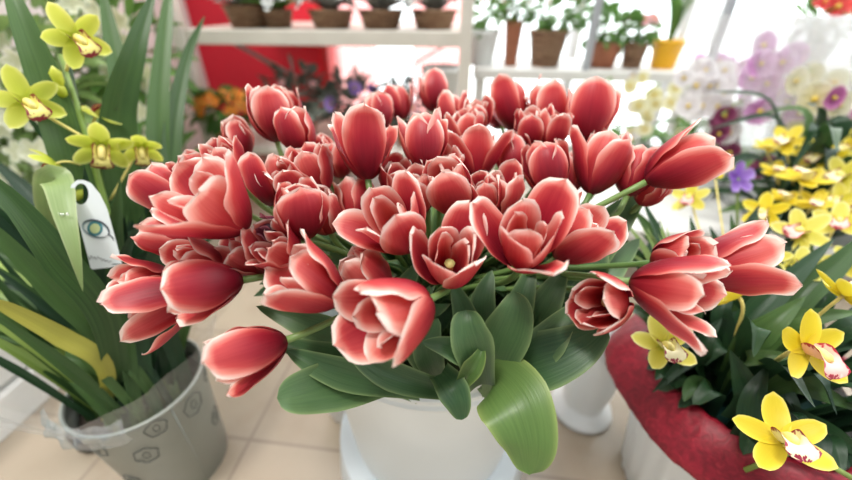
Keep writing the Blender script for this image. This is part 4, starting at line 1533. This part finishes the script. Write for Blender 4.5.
potted('potted_plant', bench_pt(482), .062, .13, 'white', 'pink-flowered plant in a whitish pot at left end of the window bench', 'plant', 'green', (.08, .07, .06), .19, 70, .05, .028, 601, (5, .03, 'pink'))
potted('potted_plant', bench_pt(511), .034, .16, 'terracotta', 'pink-flowered plant in a slim terracotta pot on the window bench', 'plant', 'green', (.06, .06, .06), .23, 50, .05, .026, 602, (7, .035, 'pink'))
potted('potted_plant', bench_pt(545), .072, .13, 'wicker', 'dark leafy plant in a banded wicker basket pot on the window bench', 'plant', 'green', (.12, .09, .05), .19, 90, .05, .03, 603, (4, .03, 'whiteflower'))
potted('potted_plant', bench_pt(600), .06, .09, 'terracotta', 'bushy bright green plant in terracotta beside the window mullion', 'plant', 'green', (.10, .09, .06), .14, 110, .05, .03, 604)
potted('potted_plant', bench_pt(628), .045, .09, 'wicker', 'small leafy plant in a brown basket left of the yellow pot', 'plant', 'green', (.07, .06, .05), .13, 60, .045, .028, 605, (3, .05, 'pink'))
u = bench_pt(657)
t = thing('potted_orchid', u, 'bright orange-yellow pot with upright strappy leaves on the window bench', 'plant')
G().lathe(pot_prof(.042, .055, .10), u, 32).obj('pot', 'yellowpot', t)
for j in range(8):
    a = j * .8
    g = G()
    blade(g, [u + V((0, 0, .08)), u + V((math.cos(a) * .02, math.sin(a) * .02, .2)), u + V((math.cos(a) * .09, math.sin(a) * .07, .32))], .018, n=4, nc=3)
    g.obj('leaf', 'green', t)
# clear sleeve standing right of the yellow pot
u2 = bench_pt(676, BY0 + .10)
rows = [[u2 + V(((.04 + .05 * i / 5) * math.cos(2 * PI * k / 32) * (1 + .04 * math.sin(k * 2.1)), (.04 + .05 * i / 5) * math.sin(2 * PI * k / 32), .3 * i / 5)) for k in range(33)] for i in range(6)]
tag(G().sheet(rows).obj('cellophane_sleeve', 'film_milky', None, u2), 'empty milky cellophane sleeve right of the yellow pot on the bench', 'wrapping')

# moth orchids in sleeves on a low bench at right
lb = thing('plant_bench', rm(.62, 1.02, 0), 'low white bench under the moth orchids at right', 'bench')
rbox(.34, 1.75, 1.0, 1.5, .20, .23, 'bench_top', 'white_matt', lb)
for x in (.37, 1.72):
    for y in (1.03, 1.47):
        rbox(x - .02, x + .02, y - .02, y + .02, 0, .20, 'leg', 'white_matt', lb)


def moth(px, pxs, d, mat, label, seed, n_, sleeve=None, size=.085):
    rr = random.Random(seed)
    top = at(*pxs, d)
    base = V((top.x * .97, top.y, .23))
    t = thing('moth_orchid', base, label, 'orchid', 'moth orchids on the low bench')
    G().lathe(pot_prof(.05, .06, .11), base, 32).obj('pot', 'white', t)
    for j in range(5):
        a = j * 2 * PI / 5 + rr.random()
        g = G()
        blade(g, [base + V((0, 0, .1)), base + V((math.cos(a) * .07, math.sin(a) * .07, .16)), base + V((math.cos(a) * .15, math.sin(a) * .15, .12))], .05, hint=V((0, 0, 1)), n=4, nc=5, tip=.5)
        g.obj('leaf', 'green', t)
    pts = catmull([base + V((0, 0, .1)), base.lerp(top, .6) + V((-.02, 0, .03)), top, top + V((-.08, -.05, -.03))], 6)
    G().tube(pts, .003, 6).obj('flower_spike', 'stalk', t)
    for j in range(n_):
        c = at(px + rr.uniform(-26, 26), pxs[1] + rr.uniform(-8, 70), d + rr.uniform(-.08, .05))
        blossom(t, c, V((rr.uniform(-.7, .2), -1, rr.uniform(-.2, .3))), size * rr.uniform(.8, 1.1), mat, 5, seed + j, wr=1.15)
    if sleeve:
        rows = []
        for i in range(7):
            q = i / 6
            row = []
            for k in range(41):
                a = 2 * PI * k / 40
                r = (.062 + sleeve * q) * (1 + .05 * math.sin(k * 1.7 + i) * q)
                row.append(base + V((r * math.cos(a), r * math.sin(a), .02 + .5 * q)))
            rows.append(row)
        tag(G().sheet(rows).obj('cellophane_sleeve', 'film_milky', None, base), 'milky cellophane cone wrapped round the ' + label.split(' moth')[0] + ' moth orchid', 'wrapping', None)


moth(705, (705, 75), 1.20, 'whiteflower', 'white moth orchid, leftmost of those at right window', 811, 18, None, .07)
moth(742, (742, 100), 1.12, 'plum', 'dark plum moth orchid behind the upper right tulips', 812, 9, None, .06)
moth(775, (775, 52), 1.10, 'lilac', 'lilac-pink moth orchid at upper right', 813, 12, .09, .085)
moth(818, (818, 66), 1.02, 'whiteyellow', 'ivory yellow moth orchid, upper right near the edge', 814, 9, .08, .085)
moth(850, (850, 78), 1.00, 'magenta', 'magenta moth orchid at right picture edge', 815, 8, .07, .07)
moth(720, (722, 62), 1.36, 'lilac', 'pale lilac small-flowered moth orchid, farthest back at right', 816, 20, None, .05)
moth(655, (660, 84), 1.28, 'whiteyellow', 'cream moth orchid left of the white one, under the yellow pot', 817, 12, None, .055)
moth(612, (612, 78), 1.36, 'whiteflower', 'white small-flowered moth orchid below the terracotta pots', 818, 14, None, .05)
u = at(790, 24, 1.45)
b_ = _inv @ u
potted('poinsettia', rm(b_.x, BY0 + .05, ZBN), .06, .10, 'white', 'red-bracted poinsettia on the bench near upper right corner', 'plant', 'green', (.10, .08, .06), .17, 40, .06, .03, 821, (8, .09, 'red'))

# ------------------------------------------------------------------ room
def rwall(x0, x1, y0, y1, z0, z1, name, mat, label=None):
    return struct(rbox(x0, x1, y0, y1, z0, z1, name, mat, None, 0), label)


g = G()
fl = [(-1.6, -1.5), (2.6, -1.5), (2.6, 2.6), (-1.6, 2.6)]
me = bpy.data.meshes.new('floor')
me.from_pydata([(x, y, 0) for x, y in fl] + [(x, y, -.05) for x, y in fl], [], [(0, 1, 2, 3), (7, 6, 5, 4), (0, 4, 5, 1), (1, 5, 6, 2), (2, 6, 7, 3), (3, 7, 4, 0)])
me.materials.append(M['tiles'])
fo = bpy.data.objects.new('floor', me)
COL.objects.link(fo)
fo.rotation_euler = (0, 0, ROOM)
struct(fo, 'beige glazed tile floor with dark grout')
WY = 2.12
xr = (_inv @ at(318, 60, 1.86)).x
xw = (_inv @ at(374, 60, 1.86)).x
rwall(-1.5, xr, WY, WY + .08, 0, 2.4, 'wall_back', 'redwall', 'red painted back wall')
rwall(xr, 2.5, WY, WY + .08, 0, .12, 'wall_back_low', 'wallw')
rwall(-1.58, -1.5, -.4, WY + .08, 0, 2.4, 'wall_left', 'wallw', 'white left wall')
# window panes with mullions, back and right
mx = [xr + .02, (_inv @ at(579, 40, 1.75)).x, (_inv @ at(690, 70, 1.66)).x, 1.75, 2.48]
for k in range(len(mx) - 1):
    w_ = rbox(mx[k] + .02, mx[k + 1] - .02, WY + .03, WY + .036, .12, 2.3, 'window_%d' % (k + 1), 'glass', None, 0)
    struct(w_, 'clear window pane in the back wall')
for k, x in enumerate(mx):
    rwall(x - .02, x + .02, WY - .01, WY + .07, .12, 2.4, 'trim_%d' % (k + 1), 'frame')
rwall(mx[0], 2.5, WY, WY + .07, 2.3, 2.4, 'trim_6', 'frame')
w_ = rbox(2.46, 2.466, -.4, WY, .12, 2.3, 'window_5', 'glass', None, 0)
struct(w_, 'clear window pane in the right wall')
rwall(2.44, 2.50, -.4, WY, 0, .12, 'wall_right', 'wallw')
for k, y in enumerate((-.4, .5, 1.3)):
    rwall(2.44, 2.50, y - .02, y + .02, .12, 2.4, 'trim_%d' % (7 + k), 'frame')


def glare_panel(x0, x1, label):  # added sheer panel, imitates the red wall washing out near the window
    rows = []
    for i in range(3):
        rows.append([rm(x0 + (x1 - x0) * k / 40, WY - .05 + .012 * math.sin(k * .45), .15 + 2.1 * i / 2) for k in range(41)])
    tag(G().sheet(rows).obj('sheer_glare_panel', 'sheer', None, rm((x0 + x1) / 2, WY - .05, .15)), label, 'glare_panel')


glare_panel(xr - .02, xw, 'sheer pink-red panel added for the window glare beside the red wall')
glare_panel((_inv @ at(412, 60, 1.86)).x, (_inv @ at(460, 60, 1.84)).x, 'narrow sheer pink panel added for the glare behind the rack end post')

# white cabinet along the left
cx0 = -.935
cb = thing('white_cabinet', rm(cx0 - .2, .3, 0), 'low white cabinet with a plinth along the left side', 'cabinet')
rbox(cx0 - .40, cx0 - .012, -.5, .86, .095, .26, 'body', 'white_matt', cb)
rbox(cx0 - .40, cx0, -.5, .86, 0, .085, 'plinth', 'white_matt', cb)

# ------------------------------------------------------------------ light, camera, view
WORLD = (.46, 3.3)
w = bpy.data.worlds.new('daylight')
SC.world = w
w.use_nodes = True
NT = w.node_tree
bg = NT.nodes['Background']
tc = NT.nodes.new('ShaderNodeTexCoord')
dt_ = NT.nodes.new('ShaderNodeVectorMath')
dt_.operation = 'DOT_PRODUCT'
NT.links.new(tc.outputs['Generated'], dt_.inputs[0])
dt_.inputs[1].default_value = tuple(rm(.35, .90, .25).normalized())
cr_ = NT.nodes.new('ShaderNodeMapRange')
cr_.interpolation_type = 'SMOOTHSTEP'
cr_.inputs['From Min'].default_value = -.3
cr_.inputs['From Max'].default_value = .85
cr_.inputs['To Min'].default_value = WORLD[0]
cr_.inputs['To Max'].default_value = WORLD[1]
NT.links.new(dt_.outputs['Value'], cr_.inputs['Value'])
NT.links.new(cr_.outputs[0], bg.inputs[1])
bg.inputs[0].default_value = (.97, .99, 1.0, 1)


def area(name, loc, target, size, power, col=(1, 1, 1)):
    l = bpy.data.lights.new(name, 'AREA')
    l.shape = 'RECTANGLE'
    l.size, l.size_y = size
    l.energy = power
    l.color = col
    o = bpy.data.objects.new(name, l)
    COL.objects.link(o)
    o.location = loc
    o.rotation_euler = (V(target) - V(loc)).to_track_quat('-Z', 'Y').to_euler()
    return o


area('window_daylight', rm(1.1, WY + .3, 1.6), (0, .4, .5), (2.2, 1.5), 30, (1, .98, .96))
area('overhead_fill', (-.5, .1, 2.3), (0, .4, .4), (.9, .5), 14, (1, .97, .92))  # fill light added overhead to brighten the scene, not a fitting
sun = bpy.data.lights.new('sun', 'SUN')
sun.energy = 1.2
sun.angle = R(12)
sun.color = (1, .97, .93)
so = bpy.data.objects.new('sun', sun)
COL.objects.link(so)
sun.energy = 2.0
so.rotation_euler = V((.25, .25, -1)).to_track_quat('-Z', 'Y').to_euler()

cam = bpy.data.cameras.new('camera')
cam.sensor_width = 36
cam.lens = 36 * F / 852
cam.clip_start = .02
co = bpy.data.objects.new('camera', cam)
COL.objects.link(co)
co.location = CAMP
co.rotation_euler = (PI / 2 - PITCH, 0, 0)
cam.dof.use_dof = True
cam.dof.focus_distance = .37
cam.dof.aperture_fstop = 1.9
SC.camera = co
SC.view_settings.view_transform = 'Standard'
SC.view_settings.look = 'None'
SC.view_settings.exposure = 0
SC.view_settings.gamma = 1
SC.view_settings.use_curve_mapping = False
SC.cycles.use_denoising = True
SC.cycles.transparent_max_bounces = 16
for o in bpy.data.objects:
    if '_org' in o:
        del o['_org']
